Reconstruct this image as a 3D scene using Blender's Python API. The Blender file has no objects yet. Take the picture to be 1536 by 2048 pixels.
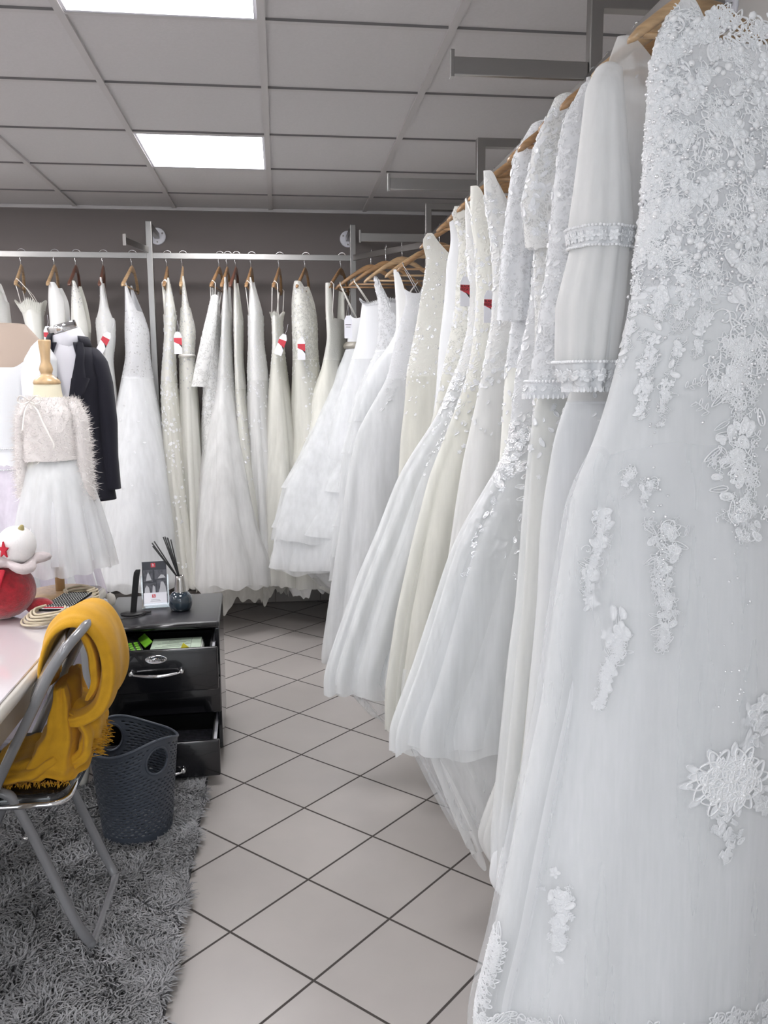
import bpy, bmesh, math, random
import numpy as np
from mathutils import Matrix, Vector
PI = math.pi
C = bpy.context.scene.collection
scn = bpy.context.scene

# ------------------------------------------------------------------ camera
CAM_F, PITCH, YAW, ROLL, CAM_H = 1671.73, 0.1481, 0.1226, -0.0064, 1.4502
def cam_axes():
    cy, sy, cp, sp = math.cos(YAW), math.sin(YAW), math.cos(PITCH), math.sin(PITCH)
    f = Vector((sy*cp, cy*cp, -sp)); r = Vector((cy, -sy, 0)); u = r.cross(f)
    c, s = math.cos(ROLL), math.sin(ROLL)
    return c*r+s*u, -s*r+c*u, f
_r, _u, _f = cam_axes()
cd = bpy.data.cameras.new('camera'); cam = bpy.data.objects.new('camera', cd); C.objects.link(cam)
cam.matrix_world = Matrix(((_r.x, _u.x, -_f.x, 0), (_r.y, _u.y, -_f.y, 0), (_r.z, _u.z, -_f.z, CAM_H), (0, 0, 0, 1)))
cd.sensor_fit = 'VERTICAL'; cd.sensor_height = 24; cd.lens = 24*CAM_F/2048; cd.clip_start = 0.05
scn.camera = cam
# ------------------------------------------------------------------ light and exposure
scn.view_settings.view_transform = 'Standard'
scn.view_settings.look = 'None'
scn.view_settings.gamma = 1
scn.view_settings.use_curve_mapping = False
scn.view_settings.exposure = 1.13
scn.cycles.max_bounces = 8
scn.cycles.diffuse_bounces = 4
scn.cycles.transmission_bounces = 8
scn.cycles.transparent_max_bounces = 40
PANEL = 10.0
# unseen cool area light added behind the camera to lift ceiling and gowns
front_fill = bpy.data.lights.new('added front fill light', 'AREA'); front_fill.shape = 'RECTANGLE'; front_fill.size = 4.4; front_fill.size_y = 2.1; front_fill.energy = 48; front_fill.color = (.90, .95, 1)
so = bpy.data.objects.new('added front fill light', front_fill); C.objects.link(so); so.location = (-1.5, -3.35, 1.35); so.rotation_euler = (PI/2, 0, 0)
world = bpy.data.worlds.new('world'); scn.world = world; world.use_nodes = True
world.node_tree.nodes['Background'].inputs[0].default_value = (.9, .95, 1, 1)
world.node_tree.nodes['Background'].inputs[1].default_value = 0.25

# ------------------------------------------------------------------ materials
def nodes(name):
    m = bpy.data.materials.new(name); m.use_nodes = True
    nt = m.node_tree; nt.nodes.clear()
    out = nt.nodes.new('ShaderNodeOutputMaterial')
    return m, nt, out
def N(nt, t, **kw):
    n = nt.nodes.new(t)
    for k, v in kw.items():
        if k.startswith('i_'):
            key = k[2:].replace('_', ' ')
            n.inputs[key].default_value = v
        else: setattr(n, k, v)
    return n
def bump(nt, bs, src, strength=.3, dist=.002):
    b = N(nt, 'ShaderNodeBump'); b.inputs['Strength'].default_value = strength; b.inputs['Distance'].default_value = dist
    nt.links.new(src, b.inputs['Height']); nt.links.new(b.outputs[0], bs.inputs['Normal'])
    return b
def coord(nt, scale=(1, 1, 1)):
    tc = N(nt, 'ShaderNodeTexCoord'); mp = N(nt, 'ShaderNodeMapping'); mp.inputs['Scale'].default_value = scale
    nt.links.new(tc.outputs['Object'], mp.inputs[0]); return mp.outputs[0]
def pbr(name, col, rough=.5, metal=0, noise=0, nscale=40, bstr=0, bscale=200, coat=0, spec=.5, sheen=0, scale=(1, 1, 1)):
    m, nt, out = nodes(name)
    b = N(nt, 'ShaderNodeBsdfPrincipled')
    b.inputs['Base Color'].default_value = (*col, 1); b.inputs['Roughness'].default_value = rough
    b.inputs['Metallic'].default_value = metal; b.inputs['Coat Weight'].default_value = coat
    b.inputs['Specular IOR Level'].default_value = spec; b.inputs['Sheen Weight'].default_value = sheen
    v = coord(nt, scale)
    if noise:
        t = N(nt, 'ShaderNodeTexNoise'); t.inputs['Scale'].default_value = nscale; t.inputs['Detail'].default_value = 5
        nt.links.new(v, t.inputs['Vector'])
        r = N(nt, 'ShaderNodeMapRange'); r.inputs['From Min'].default_value = .3; r.inputs['From Max'].default_value = .7
        r.inputs['To Min'].default_value = 1-noise; r.inputs['To Max'].default_value = 1+noise*.3
        nt.links.new(t.outputs['Fac'], r.inputs[0])
        mx = N(nt, 'ShaderNodeMix', data_type='RGBA', blend_type='MULTIPLY'); mx.inputs[0].default_value = 1
        mx.inputs[6].default_value = (*col, 1); nt.links.new(r.outputs[0], mx.inputs[7]); nt.links.new(mx.outputs[2], b.inputs['Base Color'])
    if bstr:
        t2 = N(nt, 'ShaderNodeTexNoise'); t2.inputs['Scale'].default_value = bscale; t2.inputs['Detail'].default_value = 4
        nt.links.new(v, t2.inputs['Vector']); bump(nt, b, t2.outputs['Fac'], bstr)
    nt.links.new(b.outputs[0], out.inputs[0])
    return m
def emit(name, col, s):
    m, nt, out = nodes(name); e = N(nt, 'ShaderNodeEmission'); e.inputs[0].default_value = (*col, 1); e.inputs[1].default_value = s
    nt.links.new(e.outputs[0], out.inputs[0]); return m
def cloth(name, col, trans=.3, rough=.8, lace=0, alpha=1.0, sheen=.2, wrinkle=.25, holes=0, spec=.25, lscale=70):
    """woven white fabric: diffuse + translucent, optional lace relief, optional see-through net"""
    m, nt, out = nodes(name)
    b = N(nt, 'ShaderNodeBsdfPrincipled'); b.inputs['Base Color'].default_value = (*col, 1)
    b.inputs['Roughness'].default_value = rough; b.inputs['Specular IOR Level'].default_value = spec
    b.inputs['Sheen Weight'].default_value = sheen
    tr = N(nt, 'ShaderNodeBsdfTranslucent'); tr.inputs[0].default_value = (*col, 1)
    v = coord(nt)
    mix = N(nt, 'ShaderNodeMixShader'); mix.inputs[0].default_value = trans
    nt.links.new(b.outputs[0], mix.inputs[1]); nt.links.new(tr.outputs[0], mix.inputs[2])
    last = mix.outputs[0]; patt = None
    if lace or holes:
        # lace: branching vines and petals from warped voronoi cells
        n1 = N(nt, 'ShaderNodeTexNoise'); n1.inputs['Scale'].default_value = lscale*.35; nt.links.new(v, n1.inputs['Vector'])
        add = N(nt, 'ShaderNodeVectorMath', operation='MULTIPLY_ADD'); nt.links.new(n1.outputs['Color'], add.inputs[0])
        add.inputs[1].default_value = (.035, .035, .035); nt.links.new(v, add.inputs[2])
        vo = N(nt, 'ShaderNodeTexVoronoi', feature='DISTANCE_TO_EDGE'); vo.inputs['Scale'].default_value = lscale
        nt.links.new(add.outputs[0], vo.inputs['Vector'])
        r = N(nt, 'ShaderNodeMapRange'); r.inputs['From Min'].default_value = .02; r.inputs['From Max'].default_value = .22
        r.inputs['To Min'].default_value = 1; r.inputs['To Max'].default_value = 0
        nt.links.new(vo.outputs['Distance'], r.inputs[0])
        n2 = N(nt, 'ShaderNodeTexNoise'); n2.inputs['Scale'].default_value = lscale*.4; n2.inputs['Detail'].default_value = 3
        nt.links.new(v, n2.inputs['Vector'])
        r2 = N(nt, 'ShaderNodeMapRange'); r2.inputs['From Min'].default_value = .47; r2.inputs['From Max'].default_value = .56
        nt.links.new(n2.outputs['Fac'], r2.inputs[0])
        mxm = N(nt, 'ShaderNodeMath', operation='MAXIMUM'); nt.links.new(r.outputs[0], mxm.inputs[0]); nt.links.new(r2.outputs[0], mxm.inputs[1])
        patt = mxm.outputs[0]
        bump(nt, b, patt, .4 if lace else .25, .003)
    elif wrinkle:
        n3 = N(nt, 'ShaderNodeTexNoise'); n3.inputs['Scale'].default_value = 9; n3.inputs['Detail'].default_value = 6
        mp2 = coord(nt, (1, 1, .22)); nt.links.new(mp2, n3.inputs['Vector'])
        bump(nt, b, n3.outputs['Fac'], wrinkle, .02)
    if alpha < 1 or holes:
        tp = N(nt, 'ShaderNodeBsdfTransparent'); mx = N(nt, 'ShaderNodeMixShader')
        if holes:
            mr = N(nt, 'ShaderNodeMapRange'); mr.inputs['To Min'].default_value = alpha; mr.inputs['To Max'].default_value = .97
            nt.links.new(patt, mr.inputs[0]); nt.links.new(mr.outputs[0], mx.inputs[0])
        else:
            n4 = N(nt, 'ShaderNodeTexNoise'); n4.inputs['Scale'].default_value = 6; n4.inputs['Detail'].default_value = 4
            mp3 = coord(nt, (3, 3, .3)); nt.links.new(mp3, n4.inputs['Vector'])
            mr = N(nt, 'ShaderNodeMapRange'); mr.inputs['From Min'].default_value = .3; mr.inputs['From Max'].default_value = .7
            mr.inputs['To Min'].default_value = max(0, alpha-.12); mr.inputs['To Max'].default_value = min(1, alpha+.12)
            nt.links.new(n4.outputs['Fac'], mr.inputs[0]); nt.links.new(mr.outputs[0], mx.inputs[0])
        nt.links.new(tp.outputs[0], mx.inputs[1]); nt.links.new(last, mx.inputs[2]); last = mx.outputs[0]
    nt.links.new(last, out.inputs[0])
    return m

WHITE = (.87, .88, .90); IVORY = (.885, .88, .83); PEARL = (.89, .89, .88)
M = {}
for nm, col in (('white', WHITE), ('ivory', IVORY), ('pearl', PEARL)):
    M['skirt_'+nm] = cloth(nm+' skirt fabric', col, trans=.4)
    M['tulle_'+nm] = cloth(nm+' tulle', tuple(min(.93, c*1.05) for c in col), trans=.4, alpha=.66, sheen=0, wrinkle=0, spec=.1)
    M['net_'+nm] = cloth(nm+' fine net', col, trans=.4, alpha=.22, sheen=0, wrinkle=0, spec=.1)
    M['lace_'+nm] = cloth(nm+' lace over lining', col, lace=1)
    M['sheer_'+nm] = cloth(nm+' sheer lace', col, alpha=.66, holes=1, trans=.3, lscale=105)
    M['satin_'+nm] = cloth(nm+' satin', col, trans=.1, rough=.38, spec=.45, wrinkle=.3)
M['thread'] = pbr('embroidery thread', (.86, .865, .88), .5, spec=.5, sheen=.2)
M['sequin'] = pbr('pearl sequins', (.88, .88, .9), .12, metal=.35, spec=.9, coat=.6)
M['wood'] = pbr('hanger wood', (.38, .215, .10), .35, noise=.35, nscale=25, coat=.4, scale=(1, 1, 6))
M['wood_light'] = pbr('light hanger wood', (.50, .33, .18), .35, noise=.3, nscale=25, coat=.4, scale=(1, 1, 6))
M['wood_dark'] = pbr('dark hanger wood', (.14, .06, .04), .35, coat=.3)
M['steel'] = pbr('hook steel', (.75, .75, .76), .18, metal=1)
M['brushed'] = pbr('brushed aluminium', (.33, .32, .31), .30, metal=1, bstr=.12, bscale=60, scale=(1, 1, 30))
M['chrome'] = pbr('chrome', (.8, .8, .82), .07, metal=1)
M['card_white'] = pbr('white card', (.82, .82, .88), .6)
M['card_red'] = pbr('red card', (.55, .04, .06), .5)
M['ink'] = pbr('black ink', (.02, .02, .02), .6)
M['black'] = pbr('black lacquer', (.006, .006, .008), .22, coat=.6, bstr=.02, bscale=300)
M['black_top'] = pbr('black satin top', (.022, .022, .026), .36, spec=.6, coat=.3)
M['black_matt'] = pbr('black plastic', (.01, .01, .011), .45)
M['pouch_black'] = pbr('black woven pouch', (.012, .012, .014), .85, spec=.15, bstr=.3, bscale=400)
M['rugb'] = pbr('rug backing', (.09, .09, .095), .95)
M['pile'] = pbr('rug pile', (.30, .30, .31), .75, noise=.45, nscale=9, sheen=.3)
M['grey_tube'] = pbr('grey enamel tube', (.21, .21, .22), .25, coat=.7)
M['seat'] = pbr('black vinyl seat', (.008, .008, .009), .18, coat=.6)
M['basket'] = pbr('blue grey plastic', (.055, .065, .085), .45)
M['desk_top'] = pbr('pinkish white glass top', (.66, .62, .645), .12, coat=.8)
M['desk_wood'] = pbr('cream painted wood', (.62, .59, .54), .45)
M['scarf'] = pbr('mustard wool', (.60, .31, .012), .95, noise=.12, nscale=30, bstr=.4, bscale=350, sheen=.08)
M['red_fur'] = pbr('red plush', (.42, .008, .02), .9, noise=.4, nscale=60, bstr=.9, bscale=160, sheen=.7)
M['white_fur'] = pbr('white plush', (.82, .80, .79), .95, bstr=.8, bscale=160, sheen=.3)
M['pink_fur'] = pbr('pale grey plush', (.60, .53, .53), .95, bstr=.8, bscale=160, sheen=.3)
M['gold'] = pbr('gold felt', (.36, .30, .12), .6, sheen=.4)
M['red'] = pbr('red felt', (.5, .01, .03), .7)
M['navy'] = pbr('navy suit wool', (.010, .010, .019), .85, bstr=.2, bscale=600, sheen=.05)
M['form_beige'] = pbr('beige jersey', (.50, .40, .33), .9)
M['form_cream'] = pbr('cream jersey', (.78, .72, .55), .85)
M['form_wood'] = pbr('turned beech', (.60, .41, .22), .4, noise=.2, nscale=14, coat=.3, scale=(4, 4, 1))
M['fluffy'] = pbr('fluffy ivory yarn', (.80, .76, .74), .95, bstr=.7, bscale=120, sheen=.3)
M['ribbon'] = pbr('ivory satin ribbon', (.85, .82, .78), .3)
M['cord'] = pbr('cream cotton cord', (.62, .54, .40), .85, bstr=.4, bscale=500)
M['vase'] = pbr('petrol glazed ceramic', (.02, .035, .05), .06, coat=1)
M['silver'] = pbr('silver glaze', (.6, .58, .56), .18, metal=1)
M['paper'] = pbr('paper', (.72, .73, .70), .7)
M['paper_green'] = pbr('pale green paper', (.50, .60, .48), .7)
M['green'] = pbr('green plastic', (.18, .48, .03), .35)
M['yellow'] = pbr('yellow sticky note', (.85, .75, .05), .6)
M['grey_photo'] = pbr('grey photo print', (.10, .10, .12), .3, noise=.7, nscale=70)
M['photo_light'] = pbr('light photo print', (.55, .55, .58), .3)
M['dark_print'] = pbr('dark leaflet', (.02, .02, .03), .25)
M['bead_belt'] = pbr('grey beaded belt', (.33, .31, .27), .35, metal=.4, bstr=.8, bscale=260)
M['panel_light'] = emit('LED panel diffuser', (1, .985, 1), PANEL)
def glass():
    m, nt, out = nodes('clear acrylic')
    g = N(nt, 'ShaderNodeBsdfGlossy'); g.inputs['Roughness'].default_value = .05
    t = N(nt, 'ShaderNodeBsdfTransparent'); t.inputs[0].default_value = (.93, .95, .96, 1)
    mx = N(nt, 'ShaderNodeMixShader'); mx.inputs[0].default_value = .12
    nt.links.new(t.outputs[0], mx.inputs[1]); nt.links.new(g.outputs[0], mx.inputs[2]); nt.links.new(mx.outputs[0], out.inputs[0])
    return m
M['acrylic'] = glass()

def tile_floor():
    m, nt, out = nodes('diagonal floor tiles')
    b = N(nt, 'ShaderNodeBsdfPrincipled'); b.inputs['Roughness'].default_value = .28
    tc = N(nt, 'ShaderNodeTexCoord'); mp = N(nt, 'ShaderNodeMapping', vector_type='TEXTURE')
    mp.inputs['Location'].default_value = (-.1664, 2.0988, 0); mp.inputs['Rotation'].default_value = (0, 0, -.7881); mp.inputs['Scale'].default_value = (.3059,)*3
    nt.links.new(tc.outputs['Object'], mp.inputs[0])
    sep = N(nt, 'ShaderNodeSeparateXYZ'); nt.links.new(mp.outputs[0], sep.inputs[0])
    ds = []
    for ax in 'XY':
        f = N(nt, 'ShaderNodeMath', operation='FRACT'); nt.links.new(sep.outputs[ax], f.inputs[0])
        s = N(nt, 'ShaderNodeMath', operation='SUBTRACT'); s.inputs[1].default_value = .5; nt.links.new(f.outputs[0], s.inputs[0])
        a = N(nt, 'ShaderNodeMath', operation='ABSOLUTE'); nt.links.new(s.outputs[0], a.inputs[0]); ds.append(a)
    mx = N(nt, 'ShaderNodeMath', operation='MAXIMUM'); nt.links.new(ds[0].outputs[0], mx.inputs[0]); nt.links.new(ds[1].outputs[0], mx.inputs[1])
    r = N(nt, 'ShaderNodeMapRange'); r.inputs['From Min'].default_value = .4865; r.inputs['From Max'].default_value = .4905
    nt.links.new(mx.outputs[0], r.inputs[0])
    no = N(nt, 'ShaderNodeTexNoise'); no.inputs['Scale'].default_value = 6; no.inputs['Detail'].default_value = 6; nt.links.new(tc.outputs['Object'], no.inputs['Vector'])
    fl = N(nt, 'ShaderNodeVectorMath', operation='FLOOR'); nt.links.new(mp.outputs[0], fl.inputs[0])
    wn = N(nt, 'ShaderNodeTexWhiteNoise'); nt.links.new(fl.outputs[0], wn.inputs['Vector'])
    ad = N(nt, 'ShaderNodeMath', operation='MULTIPLY_ADD'); nt.links.new(wn.outputs['Value'], ad.inputs[0]); ad.inputs[1].default_value = .3; nt.links.new(no.outputs['Fac'], ad.inputs[2])
    cr = N(nt, 'ShaderNodeMix', data_type='RGBA'); cr.inputs[6].default_value = (.36, .335, .32, 1); cr.inputs[7].default_value = (.43, .40, .38, 1)
    nt.links.new(ad.outputs[0], cr.inputs[0])
    c2 = N(nt, 'ShaderNodeMix', data_type='RGBA'); nt.links.new(r.outputs[0], c2.inputs[0]); nt.links.new(cr.outputs[2], c2.inputs[6]); c2.inputs[7].default_value = (.055, .047, .043, 1)
    nt.links.new(c2.outputs[2], b.inputs['Base Color'])
    rr = N(nt, 'ShaderNodeMapRange'); rr.inputs['To Min'].default_value = .3; rr.inputs['To Max'].default_value = .9
    nt.links.new(r.outputs[0], rr.inputs[0]); nt.links.new(rr.outputs[0], b.inputs['Roughness'])
    inv = N(nt, 'ShaderNodeMath', operation='SUBTRACT'); inv.inputs[0].default_value = 1; nt.links.new(r.outputs[0], inv.inputs[1])
    bump(nt, b, inv.outputs[0], .5, .002)
    nt.links.new(b.outputs[0], out.inputs[0]); return m
def ceiling_mat():
    """mineral-fibre tiles, 60 cm, in a metal T-bar grid"""
    m, nt, out = nodes('suspended ceiling tiles')
    b = N(nt, 'ShaderNodeBsdfPrincipled'); b.inputs['Roughness'].default_value = .9; b.inputs['Specular IOR Level'].default_value = .2
    tc = N(nt, 'ShaderNodeTexCoord')
    no = N(nt, 'ShaderNodeTexNoise'); no.inputs['Scale'].default_value = 90; no.inputs['Detail'].default_value = 6; nt.links.new(tc.outputs['Object'], no.inputs['Vector'])
    cr = N(nt, 'ShaderNodeMix', data_type='RGBA'); cr.inputs[6].default_value = (.60, .585, .59, 1); cr.inputs[7].default_value = (.66, .645, .65, 1)
    nt.links.new(no.outputs['Fac'], cr.inputs[0]); nt.links.new(cr.outputs[2], b.inputs['Base Color'])
    bump(nt, b, no.outputs['Fac'], .25, .002)
    nt.links.new(b.outputs[0], out.inputs[0]); return m
M['floor'] = tile_floor(); M['ceiling'] = ceiling_mat()
M['tbar'] = pbr('ceiling grid metal', (.56, .54, .54), .5)
M['tbar_shade'] = pbr('painted shade beside ceiling grid', (.16, .15, .15), .7)
M['wall'] = pbr('taupe wall paint', (.185, .163, .156), .85, noise=.06, nscale=2)
M['wall_white'] = pbr('white wall paint', (.62, .60, .58), .85)
M['skirting'] = pbr('grey skirting tile', (.30, .275, .255), .3)

# ------------------------------------------------------------------ mesh helpers
class MB:
    def __init__(s): s.v = []; s.f = []; s.mi = []
    def add(s, v, f, mi=0):
        o = len(s.v); s.v += [tuple(map(float, p)) for p in v]; s.f += [tuple(int(i)+o for i in q) for q in f]; s.mi += [mi]*len(f); return s
    def box(s, c, d, rot=None, mi=0):
        x, y, z = d[0]/2, d[1]/2, d[2]/2
        vs = [Vector((a*x, b*y, e*z)) for a in (-1, 1) for b in (-1, 1) for e in (-1, 1)]
        if rot is not None: vs = [rot @ q for q in vs]
        vs = [q+Vector(c) for q in vs]
        return s.add(vs, [(0, 1, 3, 2), (4, 6, 7, 5), (0, 4, 5, 1), (2, 3, 7, 6), (0, 2, 6, 4), (1, 5, 7, 3)], mi)
    def loft(s, rings, closed=True, cap=True, mi=0):
        n = len(rings[0]); vs = [p for r in rings for p in r]; fs = []
        for i in range(len(rings)-1):
            for j in range(n if closed else n-1):
                k = (j+1) % n; fs.append((i*n+j, i*n+k, (i+1)*n+k, (i+1)*n+j))
        if cap and closed:
            fs.append(tuple(range(n-1, -1, -1))); fs.append(tuple((len(rings)-1)*n+j for j in range(n)))
        return s.add(vs, fs, mi)
    def tube(s, pts, r, n=10, mi=0, flat=1.0, cap=True):
        pts = [Vector(p) for p in pts]; rs = r if hasattr(r, '__len__') else [r]*len(pts)
        rings = []; up = None
        for i, p in enumerate(pts):
            t = (pts[min(i+1, len(pts)-1)]-pts[max(i-1, 0)])
            if t.length < 1e-9: t = Vector((0, 0, 1))
            t.normalize()
            if up is None:
                up = Vector((0, 0, 1)) if abs(t.z) < .9 else Vector((1, 0, 0))
            a = t.cross(up)
            if a.length < 1e-4: a = t.cross(Vector((0, 1, 0)))
            a.normalize(); b = a.cross(t).normalized(); up = b
            rings.append([p+a*math.cos(2*PI*k/n)*rs[i]+b*math.sin(2*PI*k/n)*rs[i]*flat for k in range(n)])
        return s.loft(rings, cap=cap, mi=mi)
    def lathe(s, prof, c=(0, 0, 0), n=32, mi=0, cap=True, rot=None, sx=1, sy=1):
        rings = []
        for r, z in prof:
            ring = [Vector((r*sx*math.cos(2*PI*k/n), r*sy*math.sin(2*PI*k/n), z)) for k in range(n)]
            if rot is not None: ring = [rot @ q for q in ring]
            rings.append([q+Vector(c) for q in ring])
        return s.loft(rings, cap=cap, mi=mi)
    def grid(s, P, closed=True, mi=0):
        R, Cn = P.shape[:2]; idx = np.arange(R*Cn).reshape(R, Cn); fs = []
        a = idx[:-1]; b = idx[1:]
        if closed: ar = np.roll(a, -1, 1); br = np.roll(b, -1, 1)
        else: a, ar = a[:, :-1], a[:, 1:]; b, br = b[:, :-1], b[:, 1:]
        fs = np.stack([a, ar, br, b], -1).reshape(-1, 4)
        return s.add(P.reshape(-1, 3).tolist(), fs.tolist(), mi)
    def ball(s, c, r, nu=20, nv=12, sc=(1, 1, 1), mi=0, rot=None, fn=None):
        rings = []
        for i in range(1, nv):
            th = PI*i/nv; ring = []
            for k in range(nu):
                q = Vector((math.sin(th)*math.cos(2*PI*k/nu)*sc[0], math.sin(th)*math.sin(2*PI*k/nu)*sc[1], -math.cos(th)*sc[2]))*r
                if fn: q = fn(q)
                if rot is not None: q = rot @ q
                ring.append(q+Vector(c))
            rings.append(ring)
        return s.loft(rings, mi=mi)
    def build(s, name, mat, parent=None, smooth=True, bevel=0, loc=None, subdiv=0, solid=0):
        me = bpy.data.meshes.new(name); me.from_pydata(s.v, [], s.f)
        mats = mat if isinstance(mat, (list, tuple)) else [mat]
        for m_ in mats: me.materials.append(M[m_] if isinstance(m_, str) else m_)
        if any(s.mi): me.polygons.foreach_set('material_index', s.mi)
        bm = bmesh.new(); bm.from_mesh(me)
        if cleanup_needed(s): bmesh.ops.recalc_face_normals(bm, faces=bm.faces)
        bm.to_mesh(me); bm.free()
        me.polygons.foreach_set('use_smooth', [smooth]*len(me.polygons)); me.update()
        o = bpy.data.objects.new(name, me); C.objects.link(o)
        if getattr(s, 'stuff', 0): o['kind'] = 'stuff'
        if parent is not None: o.parent = parent
        if loc is not None: o.location = loc
        if solid:
            md = o.modifiers.new('solid', 'SOLIDIFY'); md.thickness = solid; md.offset = 0
        if bevel:
            md = o.modifiers.new('bevel', 'BEVEL'); md.width = bevel; md.segments = 3; md.limit_method = 'ANGLE'; md.angle_limit = math.radians(50)
        if subdiv:
            md = o.modifiers.new('sub', 'SUBSURF'); md.levels = subdiv; md.render_levels = subdiv
        return o
def cleanup_needed(s): return len(s.f) < 60000
def thing(name, label, cat, loc=(0, 0, 0), rotz=0, group=None):
    o = bpy.data.objects.new(name, None); C.objects.link(o); o.empty_display_size = .05
    o.location = loc; o.rotation_euler = (0, 0, rotz); o['label'] = label; o['category'] = cat
    if group: o['group'] = group
    return o
def tag(o, label, cat, group=None):
    o['label'] = label; o['category'] = cat
    if group: o['group'] = group
    return o
def struct(o): o['kind'] = 'structure'; return o
def text_mesh(txt, size, name, mat, parent, matrix, ext=.0004, shear=0, align='CENTER'):
    cu = bpy.data.curves.new(name, 'FONT'); cu.body = txt; cu.size = size; cu.extrude = ext; cu.align_x = align; cu.align_y = 'CENTER'; cu.shear = shear
    tmp = bpy.data.objects.new(name+'_tmp', cu); C.objects.link(tmp)
    dg = bpy.context.evaluated_depsgraph_get(); me = bpy.data.meshes.new_from_object(tmp.evaluated_get(dg))
    bpy.data.objects.remove(tmp); me.materials.clear(); me.materials.append(M[mat]); me.transform(matrix); me.name = name
    o = bpy.data.objects.new(name, me); C.objects.link(o); o.parent = parent
    return o
# ================================================================== THE ROOM
CEIL, BACK, RIGHT, LEFT, FRONT = 2.577, 5.61, 1.2, -4.3, -3.2
def slab(name, lo, hi, mat):
    c = [(a+b)/2 for a, b in zip(lo, hi)]; d = [b-a for a, b in zip(lo, hi)]
    return struct(MB().box(c, d).build(name, mat, smooth=False))
slab('floor', (LEFT, FRONT, -.1), (RIGHT, BACK, 0), 'floor')
slab('wall_back', (LEFT-.1, BACK, -.1), (RIGHT+.1, BACK+.1, CEIL+.2), 'wall')
slab('wall_right', (RIGHT, FRONT-.1, -.1), (RIGHT+.1, BACK, CEIL+.2), 'wall_white')
slab('wall_left', (LEFT-.1, FRONT-.1, -.1), (LEFT, BACK, CEIL+.2), 'wall_white')
wf = MB()      # unseen front wall, its opening added to let the fill light in
for lo, hi in (((LEFT, -.1), (-3.75, CEIL+.2)), ((.75, -.1), (RIGHT, CEIL+.2)), ((-3.75, -.1), (.75, .28)), ((-3.75, 2.42), (.75, CEIL+.2))):
    wf.box(((lo[0]+hi[0])/2, FRONT-.05, (lo[1]+hi[1])/2), (hi[0]-lo[0], .1, hi[1]-lo[1]))
struct(wf.build('wall_front', 'wall_white', smooth=False))
wn = MB()  # assumed window frame and pane, added to go with the front fill light
for x in (-3.72, -1.5, .72): wn.box((x, FRONT-.05, 1.35), (.06, .06, 2.14))
for z in (.31, 2.39): wn.box((-1.5, FRONT-.05, z), (4.5, .06, .06))
wn_ = struct(wn.build('added_window_1', 'brushed', smooth=False))
MB().box((-1.5, FRONT-.05, 1.35), (4.4, .006, 2.04)).build('added_glass_pane', 'acrylic', wn_, smooth=False)
X0, Y0, T = -1.2267, 5.2125, .6
panels = [(1, 2), (1, 5), (1, 11), (-2, 2), (-2, 5), (-2, 8), (-2, 11), (-5, 2), (-5, 5), (-5, 8), (-5, 11)]  # the two left columns are unseen panels added to brighten the skirts
cb = MB()
holes = {(c, r) for c, r in panels}
for c in range(-6, 6):
    for r in range(-2, 15):
        x0, x1 = max(X0+c*T, LEFT), min(X0+(c+1)*T, RIGHT); y1, y0 = min(Y0-(r-1)*T, BACK), max(Y0-r*T, FRONT)
        if x1 <= x0 or y1 <= y0 or (c, r) in holes: continue
        cb.box(((x0+x1)/2, (y0+y1)/2, CEIL+.012), (x1-x0-.004, y1-y0-.004, .016))
cb.box(((LEFT+RIGHT)/2, (FRONT+BACK)/2, CEIL+.14), (RIGHT-LEFT, BACK-FRONT, .02))
struct(cb.build('ceiling', 'ceiling', smooth=False))
tb = MB()
for c in range(-6, 6):
    x = X0+c*T
    if LEFT < x < RIGHT: tb.box((x, (FRONT+BACK)/2, CEIL-.002), (.025, BACK-FRONT, .012))
for r in range(-2, 15):
    y = Y0-r*T
    if FRONT < y < BACK:
        tb.box(((LEFT+RIGHT)/2, y, CEIL+.001), (RIGHT-LEFT, .022, .010))
        tb.box(((LEFT+RIGHT)/2, y-.012, CEIL+.0015), (RIGHT-LEFT, .004, .010), mi=1)  # dark strip painted in for the shade along the recessed tile edge
struct(tb.build('trim_1', ['tbar', 'tbar_shade'], smooth=False))
tr = MB().box(((LEFT+RIGHT)/2, BACK-.009, CEIL-.008), (RIGHT-LEFT, .018, .02)).box((RIGHT-.009, (FRONT+BACK)/2, CEIL-.008), (.018, BACK-FRONT, .02))
struct(tr.build('trim_2', 'tbar', smooth=False))
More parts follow.
